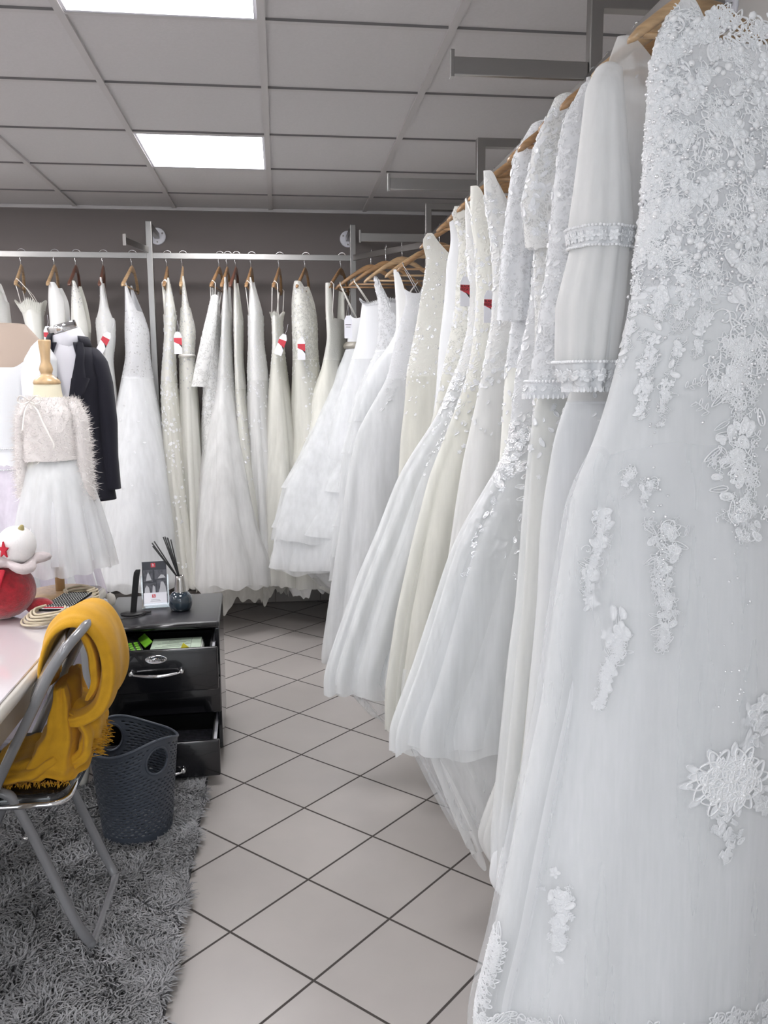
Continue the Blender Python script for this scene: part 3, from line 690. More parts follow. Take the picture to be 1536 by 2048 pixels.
G = {
'b0': (-1.621, 5.25, 101.3, [(2.072, -0.051, 0.15, 0.0, 0.041), (1.961, -0.052, 0.155, -0.003, 0.064), (1.792, -0.05, 0.165, 0.005, 0.079), (1.678, -0.048, 0.169, 0.014, 0.073), (1.506, -0.045, 0.159, 0.029, 0.082), (1.099, -0.039, 0.186, 0.058, 0.111), (0.501, -0.031, 0.25, 0.099, 0.14), (0.28, -0.032, 0.258, 0.102, 0.144)]),
'b1': (-1.476, 5.25, 99.8, [(1.976, -0.058, 0.154, -0.045, 0.073), (1.905, -0.06, 0.158, -0.055, 0.06), (1.792, -0.062, 0.165, -0.063, 0.047), (1.678, -0.063, 0.169, -0.072, 0.041), (1.389, -0.061, 0.152, -0.056, 0.054), (0.947, -0.057, 0.205, -0.035, 0.075), (0.493, -0.053, 0.251, -0.013, 0.098), (0.28, -0.055, 0.259, -0.013, 0.101)]),
'b2': (-1.289, 5.25, 95.9, [(2.086, -0.051, 0.15, -0.004, 0.026), (1.963, -0.052, 0.155, -0.021, 0.06), (1.821, -0.052, 0.163, -0.021, 0.051), (1.678, -0.052, 0.169, -0.012, 0.057), (1.388, -0.05, 0.152, 0.004, 0.072), (0.944, -0.047, 0.206, 0.032, 0.087), (0.489, -0.044, 0.251, 0.06, 0.105), (0.28, -0.045, 0.259, 0.062, 0.108)]),
'b3': (-1.168, 5.25, 94.7, [(2.087, -0.051, 0.145, -0.006, 0.012), (1.963, -0.051, 0.155, -0.016, 0.039), (1.821, -0.052, 0.163, -0.02, 0.053), (1.706, -0.051, 0.17, -0.011, 0.047), (1.504, -0.051, 0.159, -0.006, 0.059), (1.092, -0.049, 0.187, 0.014, 0.073), (0.485, -0.046, 0.251, 0.049, 0.09), (0.28, -0.047, 0.259, 0.05, 0.093)]),
'b4': (-1.014, 5.25, 98.0, [(2.077, -0.05, 0.15, 0.005, 0.012), (1.936, -0.051, 0.157, -0.0, 0.026), (1.85, -0.051, 0.161, -0.002, 0.058), (1.706, -0.051, 0.17, -0.001, 0.05), (1.634, -0.05, 0.166, 0.0, 0.033), (1.386, -0.05, 0.152, 0.003, 0.047), (1.089, -0.049, 0.187, 0.01, 0.062), (0.787, -0.048, 0.221, 0.019, 0.084), (0.418, -0.046, 0.258, 0.029, 0.111), (0.28, -0.047, 0.266, 0.03, 0.114)]),
'b5': (-0.848, 5.25, 87.3, [(2.05, -0.051, 0.086, 0.013, 0.012), (1.908, -0.05, 0.158, -0.012, 0.039), (1.793, -0.049, 0.165, -0.025, 0.065), (1.634, -0.049, 0.166, -0.023, 0.065), (1.502, -0.049, 0.159, -0.013, 0.091), (1.236, -0.05, 0.166, -0.009, 0.137), (0.935, -0.049, 0.206, -0.013, 0.178), (0.629, -0.05, 0.237, -0.009, 0.208), (0.365, -0.05, 0.263, 0.0, 0.235), (0.3, -0.052, 0.271, 0.0, 0.242)]),
'b6': (-0.646, 5.25, 95.1, [(2.081, -0.051, 0.15, -0.012, 0.012), (1.909, -0.051, 0.158, -0.012, 0.043), (1.793, -0.051, 0.165, -0.006, 0.033), (1.677, -0.05, 0.169, 0.002, 0.036), (1.501, -0.049, 0.159, 0.013, 0.048), (1.234, -0.05, 0.167, 0.005, 0.061), (0.931, -0.051, 0.207, -0.011, 0.074), (0.623, -0.053, 0.238, -0.034, 0.08), (0.309, -0.055, 0.269, -0.055, 0.078), (0.28, -0.057, 0.277, -0.057, 0.08)]),
'b7': (-0.556, 5.25, 96.1, [(2.082, -0.051, 0.15, -0.003, 0.012), (1.938, -0.051, 0.156, -0.009, 0.026), (1.794, -0.052, 0.165, -0.018, 0.049), (1.642, -0.051, 0.167, -0.007, 0.045), (1.382, -0.051, 0.152, -0.008, 0.057), (1.082, -0.051, 0.188, -0.007, 0.065), (0.776, -0.051, 0.222, -0.01, 0.069), (0.402, -0.051, 0.26, -0.007, 0.07), (0.28, -0.053, 0.268, -0.007, 0.072)]),
'b8': (-0.34, 5.25, 83.7, [(1.968, -0.052, 0.106, 0.016, 0.012), (1.823, -0.052, 0.144, 0.019, 0.012), (1.677, -0.054, 0.169, 0.032, 0.025), (1.5, -0.055, 0.159, 0.047, 0.052), (1.231, -0.056, 0.167, 0.049, 0.073), (0.927, -0.055, 0.207, 0.042, 0.084), (0.46, -0.055, 0.254, 0.041, 0.113), (0.28, -0.057, 0.262, 0.042, 0.116)]),
'b9': (-0.293, 5.25, 87.2, [(2.084, -0.05, 0.126, -0.005, 0.012), (1.911, -0.05, 0.158, 0.002, 0.026), (1.736, -0.051, 0.168, 0.012, 0.027), (1.499, -0.051, 0.159, 0.026, 0.051), (1.23, -0.052, 0.167, 0.032, 0.091), (0.925, -0.052, 0.207, 0.03, 0.14), (0.615, -0.051, 0.238, 0.019, 0.181), (0.442, -0.05, 0.256, 0.003, 0.231), (0.31, -0.052, 0.264, 0.003, 0.238)]),
'b10': (-0.242, 5.25, 86.7, [(2.07, -0.05, 0.088, -0.006, 0.012), (1.853, -0.049, 0.161, -0.014, 0.026), (1.618, -0.05, 0.165, -0.009, 0.022), (1.379, -0.049, 0.152, -0.017, 0.034), (1.077, -0.048, 0.189, -0.039, 0.054), (0.768, -0.046, 0.223, -0.063, 0.076), (0.358, -0.045, 0.264, -0.088, 0.101), (0.28, -0.046, 0.272, -0.091, 0.104)]),
'b11': (-0.151, 5.25, 86.7, [(2.085, -0.05, 0.121, -0.01, 0.012), (1.911, -0.049, 0.158, -0.027, 0.047), (1.736, -0.049, 0.168, -0.023, 0.045), (1.558, -0.048, 0.162, -0.027, 0.061), (1.228, -0.048, 0.167, -0.032, 0.075), (0.921, -0.047, 0.208, -0.049, 0.096), (0.451, -0.046, 0.255, -0.078, 0.133), (0.28, -0.047, 0.263, -0.08, 0.137)]),
'b12': (0.016, 5.25, 83.8, [(2.043, -0.051, 0.15, 0.01, 0.02), (1.883, -0.051, 0.16, 0.011, 0.03), (1.706, -0.051, 0.17, 0.008, 0.031), (1.528, -0.051, 0.16, 0.009, 0.051), (1.226, -0.051, 0.168, 0.004, 0.083), (0.919, -0.05, 0.208, -0.001, 0.108), (0.448, -0.048, 0.255, -0.019, 0.151), (0.28, -0.049, 0.263, -0.02, 0.156)]),
'b13': (0.173, 5.25, 78.1, [(2.099, -0.054, 0.15, 0.015, 0.033), (1.971, -0.052, 0.155, 0.005, 0.065), (1.854, -0.051, 0.161, -0.002, 0.074), (1.676, -0.051, 0.169, -0.003, 0.073), (1.376, -0.049, 0.151, -0.009, 0.091), (1.071, -0.048, 0.19, -0.015, 0.109), (0.759, -0.046, 0.224, -0.024, 0.131), (0.378, -0.044, 0.262, -0.036, 0.15), (0.27, -0.045, 0.27, -0.037, 0.154)]),
'b14': (0.391, 5.25, 69.7, [(1.899, -0.061, 0.159, 0.021, 0.037), (1.736, -0.058, 0.168, 0.013, 0.037), (1.556, -0.067, 0.162, 0.036, 0.06), (1.284, -0.085, 0.159, 0.087, 0.144), (1.069, -0.093, 0.19, 0.107, 0.181), (0.758, -0.098, 0.224, 0.121, 0.209), (0.441, -0.099, 0.256, 0.123, 0.231), (0.27, -0.102, 0.264, 0.127, 0.238)]),
'r1': (0.82, 1.45, 0.0, [(2.09, 0.0, 0.14, 0.0, 0.02), (2.043, 0.0, 0.163, 0.0, 0.022), (2.005, 0.0, 0.179, 0.0, 0.027), (1.949, 0.0, 0.179, 0.0, 0.035), (1.885, 0.0, 0.179, 0.0, 0.043), (1.822, 0.0, 0.181, 0.0, 0.051), (1.727, 0.0, 0.185, 0.0, 0.06), (1.651, 0.0, 0.194, 0.0, 0.06), (1.591, -0.0, 0.199, 0.0, 0.06), (1.546, 0.0, 0.203, 0.0, 0.06), (1.501, -0.0, 0.215, 0.0, 0.06), (1.425, 0.0, 0.227, 0.0, 0.06), (1.345, -0.019, 0.23, 0.0, 0.06), (1.264, -0.021, 0.261, 0.0, 0.065), (1.079, -0.023, 0.283, 0.0, 0.076), (0.868, -0.025, 0.302, 0.0, 0.084), (0.67, -0.042, 0.322, 0.0, 0.089), (0.414, -0.065, 0.345, 0.0, 0.097), (0.267, -0.083, 0.363, 0.0, 0.1), (0.13, -0.083, 0.363, 0.0, 0.1)]),
'r2': (0.82, 1.62, 0.0, [(2.112, 0.0, 0.167, 0.0, 0.02), (2.058, 0.0, 0.19, 0.0, 0.02), (1.987, 0.0, 0.202, 0.0, 0.03), (1.805, 0.0, 0.206, 0.0, 0.046), (1.617, 0.0, 0.205, 0.0, 0.05), (1.462, 0.0, 0.237, 0.0, 0.05), (1.364, 0.0, 0.273, 0.0, 0.05), (1.223, -0.021, 0.263, 0.0, 0.054), (1.015, -0.022, 0.268, 0.0, 0.06), (0.801, -0.023, 0.284, 0.0, 0.063), (0.58, -0.024, 0.3, 0.0, 0.066), (0.408, -0.028, 0.308, 0.0, 0.068), (0.12, -0.028, 0.308, 0.0, 0.068)]),
'r3': (0.82, 1.8, 0.0, [(2.055, 0.0, 0.165, 0.0, 0.021), (2.001, 0.0, 0.176, 0.0, 0.028), (1.945, 0.0, 0.185, 0.0, 0.035), (1.823, -0.0, 0.193, 0.0, 0.045), (1.656, 0.0, 0.211, 0.0, 0.05), (1.464, 0.0, 0.251, 0.0, 0.05), (1.366, 0.0, 0.265, 0.0, 0.05), (1.198, -0.02, 0.244, 0.0, 0.055), (0.969, -0.02, 0.252, 0.0, 0.063), (0.838, -0.021, 0.264, 0.0, 0.065), (0.705, -0.022, 0.272, 0.0, 0.068), (0.589, -0.023, 0.279, 0.0, 0.07), (0.404, -0.024, 0.293, 0.0, 0.073), (0.27, -0.024, 0.293, 0.0, 0.073)]),
'r4': (0.82, 1.95, 0.0, [(2.093, 0.0, 0.17, 0.0, 0.02), (2.02, 0.0, 0.187, 0.0, 0.025), (1.965, 0.0, 0.21, 0.0, 0.033), (1.927, 0.0, 0.222, 0.0, 0.037), (1.869, 0.0, 0.228, 0.0, 0.041), (1.741, 0.0, 0.224, 0.0, 0.05), (1.604, 0.0, 0.219, 0.0, 0.05), (1.418, 0.0, 0.218, 0.0, 0.05), (1.178, -0.017, 0.206, 0.0, 0.055), (0.929, -0.018, 0.225, 0.0, 0.061), (0.673, -0.02, 0.25, 0.0, 0.065), (0.3, -0.02, 0.25, 0.0, 0.065)]),
'r5': (0.82, 2.12, 0.0, [(1.995, 0.0, 0.155, 0.0, 0.029), (1.887, 0.0, 0.166, 0.0, 0.04), (1.741, 0.0, 0.175, 0.0, 0.05), (1.667, -0.0, 0.181, 0.0, 0.05), (1.606, 0.0, 0.188, 0.0, 0.05), (1.525, 0.0, 0.207, 0.0, 0.05), (1.441, 0.0, 0.22, 0.0, 0.05), (1.351, 0.0, 0.227, 0.0, 0.05), (1.293, -0.017, 0.214, 0.0, 0.053), (1.241, -0.019, 0.238, 0.0, 0.056), (1.17, -0.022, 0.265, 0.0, 0.06), (1.092, -0.024, 0.293, 0.0, 0.065), (0.997, -0.035, 0.315, 0.0, 0.07), (0.891, -0.05, 0.33, 0.0, 0.073), (0.718, -0.075, 0.355, 0.0, 0.078), (0.543, -0.105, 0.385, 0.0, 0.083), (0.513, -0.105, 0.385, 0.0, 0.083)]),
'r6': (0.82, 2.22, 0.0, [(2.12, 0.0, 0.112, 0.0, 0.02), (2.094, 0.0, 0.158, 0.0, 0.02), (2.024, 0.0, 0.171, 0.0, 0.025), (1.945, 0.0, 0.175, 0.0, 0.035), (1.815, 0.0, 0.181, 0.0, 0.042), (1.702, 0.0, 0.187, 0.0, 0.045), (1.593, 0.0, 0.204, 0.0, 0.045), (1.486, 0.0, 0.216, 0.0, 0.045), (1.333, -0.017, 0.206, 0.0, 0.046), (1.245, -0.017, 0.21, 0.0, 0.049), (1.114, -0.017, 0.216, 0.0, 0.053), (0.86, -0.018, 0.224, 0.0, 0.06), (0.568, -0.019, 0.234, 0.0, 0.065), (0.3, -0.019, 0.234, 0.0, 0.065)]),
'r7': (0.82, 2.45, 0.0, [(2.081, 0.0, 0.226, 0.0, 0.02), (1.98, 0.0, 0.223, 0.0, 0.031), (1.892, 0.0, 0.207, 0.0, 0.038), (1.811, -0.0, 0.197, 0.0, 0.042), (1.727, 0.0, 0.193, 0.0, 0.045), (1.643, 0.0, 0.197, 0.0, 0.045), (1.571, -0.0, 0.209, 0.0, 0.045), (1.44, -0.0, 0.232, 0.0, 0.045), (1.273, -0.019, 0.236, 0.0, 0.049), (1.112, -0.021, 0.258, 0.0, 0.057), (0.882, -0.023, 0.285, 0.0, 0.065), (0.646, -0.025, 0.305, 0.0, 0.071), (0.32, -0.025, 0.305, 0.0, 0.071)]),
'r8': (0.82, 2.68, 0.0, [(1.969, -0.0, 0.211, 0.0, 0.032), (1.908, -0.0, 0.199, 0.0, 0.037), (1.844, 0.0, 0.192, 0.0, 0.04), (1.724, 0.0, 0.19, 0.0, 0.045), (1.661, 0.0, 0.192, 0.0, 0.045), (1.581, 0.0, 0.2, 0.0, 0.045), (1.519, 0.0, 0.211, 0.0, 0.045), (1.457, 0.0, 0.225, 0.0, 0.045), (1.384, -0.0, 0.252, 0.0, 0.045), (1.279, -0.021, 0.262, 0.0, 0.049), (1.152, -0.024, 0.297, 0.0, 0.055), (0.951, -0.045, 0.325, 0.0, 0.064), (0.698, -0.071, 0.351, 0.0, 0.07), (0.438, -0.088, 0.368, 0.0, 0.077), (0.3, -0.088, 0.368, 0.0, 0.077)]),
'r9': (0.82, 2.85, 0.0, [(2.017, -0.0, 0.19, 0.0, 0.026), (1.904, 0.0, 0.185, 0.0, 0.037), (1.741, 0.0, 0.174, 0.0, 0.045), (1.643, 0.0, 0.178, 0.0, 0.045), (1.551, -0.0, 0.2, 0.0, 0.045), (1.473, 0.0, 0.233, 0.0, 0.045), (1.402, 0.0, 0.258, 0.0, 0.045), (1.336, -0.021, 0.265, 0.0, 0.046), (1.247, -0.025, 0.305, 0.0, 0.053), (1.113, -0.056, 0.336, 0.0, 0.064), (0.965, -0.082, 0.362, 0.0, 0.074), (0.805, -0.114, 0.394, 0.0, 0.08), (0.71, -0.13, 0.41, 0.0, 0.084), (0.569, -0.153, 0.433, 0.0, 0.089), (0.449, -0.171, 0.451, 0.0, 0.094), (0.419, -0.171, 0.451, 0.0, 0.094)]),
'r10': (0.82, 3.02, 0.0, [(2.114, 0.0, 0.156, 0.0, 0.02), (2.092, 0.0, 0.197, 0.0, 0.02), (2.058, 0.0, 0.208, 0.0, 0.02), (2.033, -0.0, 0.197, 0.0, 0.024), (1.991, 0.0, 0.175, 0.0, 0.029), (1.936, 0.0, 0.173, 0.0, 0.036), (1.824, 0.0, 0.183, 0.0, 0.041), (1.733, 0.0, 0.186, 0.0, 0.045), (1.635, 0.0, 0.204, 0.0, 0.045), (1.511, -0.0, 0.231, 0.0, 0.045), (1.313, -0.02, 0.242, 0.0, 0.046), (1.038, -0.024, 0.29, 0.0, 0.056), (0.757, -0.055, 0.335, 0.0, 0.062), (0.25, -0.055, 0.335, 0.0, 0.062)]),
'r11': (0.82, 3.22, 0.0, [(2.086, 0.0, 0.173, 0.0, 0.02), (2.017, 0.0, 0.161, 0.0, 0.026), (1.953, 0.0, 0.165, 0.0, 0.035), (1.924, -0.0, 0.18, 0.0, 0.036), (1.848, 0.0, 0.18, 0.0, 0.04), (1.728, 0.0, 0.191, 0.0, 0.045), (1.664, 0.0, 0.2, 0.0, 0.045), (1.556, 0.0, 0.21, 0.0, 0.045), (1.438, 0.0, 0.217, 0.0, 0.045), (1.284, -0.018, 0.219, 0.0, 0.047), (1.01, -0.02, 0.241, 0.0, 0.057), (0.709, -0.022, 0.268, 0.0, 0.063), (0.25, -0.022, 0.268, 0.0, 0.063)]),
'r12': (0.82, 3.6, 0.0, [(2.12, 0.0, 0.148, 0.0, 0.02), (2.074, -0.0, 0.22, 0.0, 0.02), (2.022, 0.0, 0.199, 0.0, 0.025), (1.981, -0.0, 0.184, 0.0, 0.031), (1.938, 0.0, 0.195, 0.0, 0.036), (1.857, 0.0, 0.208, 0.0, 0.042), (1.733, 0.0, 0.229, 0.0, 0.05), (1.628, 0.0, 0.251, 0.0, 0.05), (1.502, 0.0, 0.277, 0.0, 0.05), (1.331, -0.021, 0.257, 0.0, 0.051), (1.048, -0.022, 0.27, 0.0, 0.065), (0.737, -0.024, 0.293, 0.0, 0.074), (0.511, -0.03, 0.31, 0.0, 0.08), (0.25, -0.03, 0.31, 0.0, 0.08)]),
'r13': (0.82, 4.3, 0.0, [(1.936, 0.0, 0.178, 0.0, 0.036), (1.869, 0.0, 0.168, 0.0, 0.041), (1.768, 0.0, 0.204, 0.0, 0.049), (1.625, 0.0, 0.241, 0.0, 0.05), (1.512, 0.0, 0.265, 0.0, 0.05), (1.398, 0.0, 0.317, 0.0, 0.05), (1.215, -0.053, 0.333, 0.0, 0.062), (1.001, -0.075, 0.355, 0.0, 0.08), (0.739, -0.092, 0.372, 0.0, 0.091), (0.339, -0.121, 0.401, 0.0, 0.108), (0.053, -0.143, 0.423, 0.0, 0.11), (0.023, -0.143, 0.423, 0.0, 0.11)]),
'r14': (0.79, 4.55, 0.0, [(2.067, 0.0, 0.172, 0.0, 0.02), (2.01, 0.0, 0.165, 0.0, 0.027), (1.875, 0.0, 0.157, 0.0, 0.041), (1.739, 0.0, 0.158, 0.0, 0.05), (1.649, 0.0, 0.213, 0.0, 0.05), (1.577, 0.0, 0.278, 0.0, 0.05), (1.409, 0.0, 0.345, 0.0, 0.05), (1.175, -0.046, 0.356, 0.0, 0.062), (0.976, -0.061, 0.371, 0.0, 0.076), (0.783, -0.068, 0.378, 0.0, 0.083), (0.671, -0.081, 0.391, 0.0, 0.087), (0.531, -0.089, 0.399, 0.0, 0.092), (0.501, -0.089, 0.399, 0.0, 0.092)]),
'r15': (0.7, 4.78, 0.0, [(2.098, 0.0, 0.096, 0.0, 0.02), (2.043, 0.0, 0.167, 0.0, 0.022), (1.932, 0.0, 0.137, 0.0, 0.036), (1.753, 0.0, 0.135, 0.0, 0.05), (1.659, 0.0, 0.15, 0.0, 0.05), (1.55, 0.0, 0.2, 0.0, 0.05), (1.379, 0.0, 0.267, 0.0, 0.05), (1.096, -0.024, 0.295, 0.0, 0.065), (0.808, -0.027, 0.339, 0.0, 0.075), (0.515, -0.03, 0.37, 0.0, 0.084), (0.3, -0.03, 0.37, 0.0, 0.084)]),
'r16': (0.63, 4.95, 0.0, [(1.94, 0.0, 0.14, 0.0, 0.036), (1.801, 0.0, 0.159, 0.0, 0.046), (1.704, 0.0, 0.178, 0.0, 0.05), (1.551, 0.0, 0.227, 0.0, 0.05), (1.29, -0.023, 0.278, 0.0, 0.055), (0.996, -0.027, 0.337, 0.0, 0.08), (0.667, -0.032, 0.389, 0.0, 0.094), (0.455, -0.034, 0.421, 0.0, 0.103), (0.425, -0.034, 0.421, 0.0, 0.103)]),
'r17': (0.56, 5.1, 0.0, [(1.893, 0.0, 0.128, 0.0, 0.039), (1.776, 0.0, 0.142, 0.0, 0.048), (1.697, 0.0, 0.149, 0.0, 0.05), (1.489, 0.0, 0.23, 0.0, 0.05), (1.271, -0.024, 0.294, 0.0, 0.059), (1.046, -0.031, 0.388, 0.0, 0.085), (0.895, -0.038, 0.464, 0.0, 0.096), (0.618, -0.043, 0.526, 0.0, 0.112), (0.45, -0.044, 0.547, 0.0, 0.121), (0.42, -0.044, 0.547, 0.0, 0.121)]),
}
# ---------------------------------------------------------------- back wall row, left to right
def g(key, label, hl, **kw):
    X, Y, phi, secs = G[key]; kw.setdefault('seed', sum(map(ord, key))*7 % 997)
    return gown(key, label, hl, X, Y, phi, secs, **kw)
TF = lambda x, z, y=-.2, **k: (x, z, y, k)
def tagp(X, Y, phi, wx, wy, wz, rz=0, **k):
    """world point -> tuple for hang_tag in the gown's own frame"""
    ph = math.radians(phi); dx, dy = wx-X, wy-Y
    return (Vector((dx*math.cos(ph)+dy*math.sin(ph), -dx*math.sin(ph)+dy*math.cos(ph), wz)), rz-ph)
def btag(key, wx, wz, wy=5.0, red=True, tilt=0, s=1.25):
    X, Y, phi, _ = G[key]; p, r = tagp(X, Y, phi, wx, wy, wz); return (p, r, red, tilt, s)
def near(key, du):
    X, Y, phi, secs = G[key]; G[key] = (X, Y, phi, [(z, uc-du*min(max((1.5-z)/.8, 0), 1), a, vc, b) for z, uc, a, vc, b in secs])
near('b5', .13); near('b9', .12); near('b14', .08); near('b12', .05)
g('b0', 'greyish lace gown half cut off by the left edge, first on the back rail', 'hanger of the half hidden lace gown at the left edge of the back rail', zn=1.95, bod='lace_pearl', skirt='lace_pearl', over=('tulle_pearl', 1), waist=1.5, amp=.02)
g('b1', 'strapless ivory gown with ruffled lace top edge, second from left on the back rail', 'pale hanger with dark tip above the ruffled strapless gown', top='strapless', zn=1.93, waist=1.62, bod='satin_ivory', skirt='skirt_ivory', straps=(.0022, .75), trim=('lace_ivory', .055, 22), wood='wood_light', amp=.02)
g('b2', 'white satin halter gown with broad collar strap, half hidden by the chrome neck cap', 'hanger of the smooth satin halter gown behind the chrome neck cap', zt=2.05, zn=1.80, nw=.35, waist=1.5, bod='satin_pearl', skirt='satin_pearl', tagpos=btag('b2', -1.285, 1.74), wood='wood_light', amp=.015)
g('b3', 'ivory gown with beaded V neckline edge, skirt hidden by the navy jacket', 'dark hanger of the gown with the beaded V neckline', zt=2.06, zn=1.78, nw=.3, waist=1.5, bod='satin_ivory', skirt='skirt_ivory', lace=(60, .014, 1.9, 2.06, 'sequin'), tagpos=btag('b3', -1.165, 1.73), wood='wood_dark', amp=.015)
g('b4', 'slim lace sheath gown with a tilted red tag, right of the navy jacket', 'dark hanger of the slim lace sheath right of the navy jacket', zt=2.08, zn=1.86, nw=.6, waist=1.62, bod='lace_pearl', skirt='skirt_pearl', lace=(150, .02, 1.62, 2.05, 'thread'), tagpos=btag('b4', -.985, 1.715, 5.02, tilt=.5), wood='wood_dark', amp=.03, folds=6)
g('b5', 'wide A-line tulle gown with beaded illusion bodice, just left of the back rail post', 'hanger of the wide A-line tulle gown left of the back rail post', zt=2.06, zn=1.90, nw=.55, waist=1.52, bod='lace_white', skirt='satin_white', over=('tulle_white', 1), lace=(190, .017, 1.50, 1.9, 'sequin'), wood='wood_light', amp=.014, folds=5, twist=.5, lace2=(26, .03, .6, 1.4, PI*.5, PI*1.5, 'thread'))
g('b6', 'fitted ivory gown with raised lace flowers, first right of the back rail post', 'hanger of the gown with raised lace flowers right of the post', zt=2.08, zn=1.88, nw=.55, waist=1.5, bod='lace_ivory', skirt='skirt_ivory', over=('tulle_ivory', 1), lace=(170, .034, 1.4, 2.0, 'thread'), lace2=(140, .034, .35, 1.45, PI*.3, PI*1.3, 'thread'), amp=.02, straps=(.006, .8))
g('b7', 'glittering sequin-bodice gown with a small white bow belt, second right of the post', 'hanger of the sequin gown with the bow belt', zt=2.09, zn=1.92, nw=.6, waist=1.64, bod='lace_ivory', skirt='skirt_ivory', lace=(260, .017, 1.64, 2.02, 'sequin'), belt=('ribbon', 1.64, .018), tagpos=btag('b7', -.57, 1.71), amp=.026, folds=6, wood='wood_light')
t8, _ = g('b8', 'sheer lace gown whose empty lace sleeve hangs down at its left', 'hanger with the bare trouser bar above the sheer sleeved lace gown', zt=2.03, zn=1.88, nw=.4, waist=1.45, bod='sheer_pearl', skirt='sheer_pearl', lace=(120, .024, 1.3, 1.9, 'thread'), under=('tulle_pearl', .27, .95, .03), amp=.025, straps=(.0025, .7))
sleeve(t8, [(1.98, -.17, .012, .0, .022), (1.8, -.2, .03, .03, .035), (1.6, -.21, .04, .07, .045), (1.46, -.22, .045, .1, .045)], 'sheer_pearl', lace=(50, .022, 'thread'))
g('b9', 'ivory V-strap lace gown with wide tulle skirt, hem shorter than its petticoats', 'hanger of the ivory gown with the wide short tulle skirt', zt=2.09, zn=1.90, nw=.6, waist=1.52, bod='lace_pearl', skirt='skirt_pearl', over=('tulle_pearl', 2), under=('tulle_ivory', .15, .82, .06), lace=(160, .02, 1.5, 2.05, 'thread'), amp=.03, folds=7, over_ext=.015)
g('b10', 'slim lace gown with glossy satin edge tucked behind the wide tulle gown', 'dark tipped hanger of the slim gown tucked behind the tulle skirt', zt=2.08, zn=1.85, nw=.55, waist=1.45, bod='lace_ivory', skirt='skirt_ivory', over=('tulle_ivory', 1), lace=(130, .018, 1.4, 2.03, 'thread'), lace2=(60, .03, .9, 1.4, PI*.5, PI*1.5, 'sequin'), under=('tulle_pearl', .29, .85, .03), wood='wood_dark', amp=.02)
g('b11', 'thin-strapped gown with dense leafy lace bodice, middle of the back rail right half', 'hanger with a knotted white loop above the leafy lace gown', zt=2.09, zn=1.88, nw=.6, waist=1.5, bod='lace_pearl', skirt='skirt_pearl', over=('tulle_pearl', 1), lace=(240, .022, 1.35, 2.0, 'thread'), lace2=(70, .03, 1.0, 1.5, 0, PI*2, 'thread'), under=('tulle_ivory', .17, .85, .06), amp=.024, straps=(.0025, .75))
g('b12', 'ivory gown with a straight lace-edged neckline, sheer back and slanted red tag', 'hanger of the straight-necked gown with the slanted red tag', top='strapless', zn=1.88, waist=1.66, bod='lace_ivory', skirt='skirt_ivory', over=('tulle_ivory', 1), lace=(110, .018, 1.6, 1.87, 'thread'), straps=(.0028, .75), trim=('lace_ivory', .02, 30), tagpos=btag('b12', .018, 1.70, 4.99, tilt=.35), under=('tulle_pearl', .31, .9, .03), amp=.026)
g('b13', 'lace cap-shoulder gown with a sheer illusion back and straight red tag', 'hanger of the illusion-back lace gown with the straight red tag', zt=2.07, zn=1.92, nw=.3, waist=1.62, bod='sheer_ivory', skirt='skirt_ivory', over=('tulle_ivory', 1), lace=(170, .022, 1.45, 2.05, 'thread'), lace2=(90, .028, 1.1, 1.6, PI, PI*2, 'thread'), tagpos=btag('b13', .135, 1.675, 4.99), under=('lace_pearl', .29, .9, .05), amp=.025)
g('b14', 'ivory gown with a wrapped satin bodice and spreading skirt, last before the right post', 'reddish hanger of the wrapped-bodice gown, last on the back rail', zt=2.06, zn=1.86, nw=.72, waist=1.62, bod='lace_ivory', skirt='satin_ivory', over=('tulle_ivory', 1), straps=(.0025, .85), under=('satin_pearl', .19, .8, .05), amp=.03, folds=6)

# ---------------------------------------------------------------- right hand row, far to near
def shift(key, top, bot, z0=1.5, z1=.6):
    X, Y, phi, secs = G[key]; out = []
    for z, uc, a, vc, b in secs:
        k = min(max((z0-z)/(z0-z1), 0), 1); out.append((z, uc, a, vc+top*(1-k)+bot*k, b))
    G[key] = (X, Y, phi, out)
def widen(key, f, z0=1.5):
    X, Y, phi, secs = G[key]; G[key] = (X, Y, phi, [(z, uc, a, vc, b*(f if z < z0 else 1+(f-1)*max(0, 1-(z-z0)/.3))) for z, uc, a, vc, b in secs])
shift('r17', 0, -.30); widen('r17', 1.7); shift('r16', 0, -.12); widen('r16', 1.5); widen('r15', 1.5); widen('r14', 1.5); widen('r13', 1.4); widen('r12', 1.5)
def rtag(key, wx, wz, wy, rz=.35, red=True, tilt=0, s=1.0, bf=False):
    X, Y, phi, _ = G[key]; p, r = tagp(X, Y, phi, wx, wy, wz, rz); return (p, r, red, tilt, s, bf)
t17, s17 = g('r17', 'organza ball gown with grey beaded belt and plain tag, first on the corner rail', 'hanger of the organza ball gown, first on the corner rail', top='strapless', zn=1.87, waist=1.68, bod='satin_white', skirt='satin_white', over=('tulle_white', 2), straps=(.003, .7), belt=('bead_belt', 1.70, .04), tagpos=rtag('r17', .41, 1.80, 4.98, 0, False, 0, 1.3), amp=.035, folds=5, oversc=1.04, zf=(1.6, .7), under=('tulle_white', .24, .75, .05), over_ext=-.16)
g('r16', 'white gown with a feathered straight neckline and smooth A-line skirt, second on the corner rail', 'honey coloured hanger of the feather-necked gown in the corner', top='strapless', zn=1.94, waist=1.62, bod='satin_white', skirt='satin_white', over=('tulle_white', 1), straps=(.003, .7), trim=('lace_white', .02, 40), amp=.03, folds=5, under=('satin_pearl', .22, .8, .05))
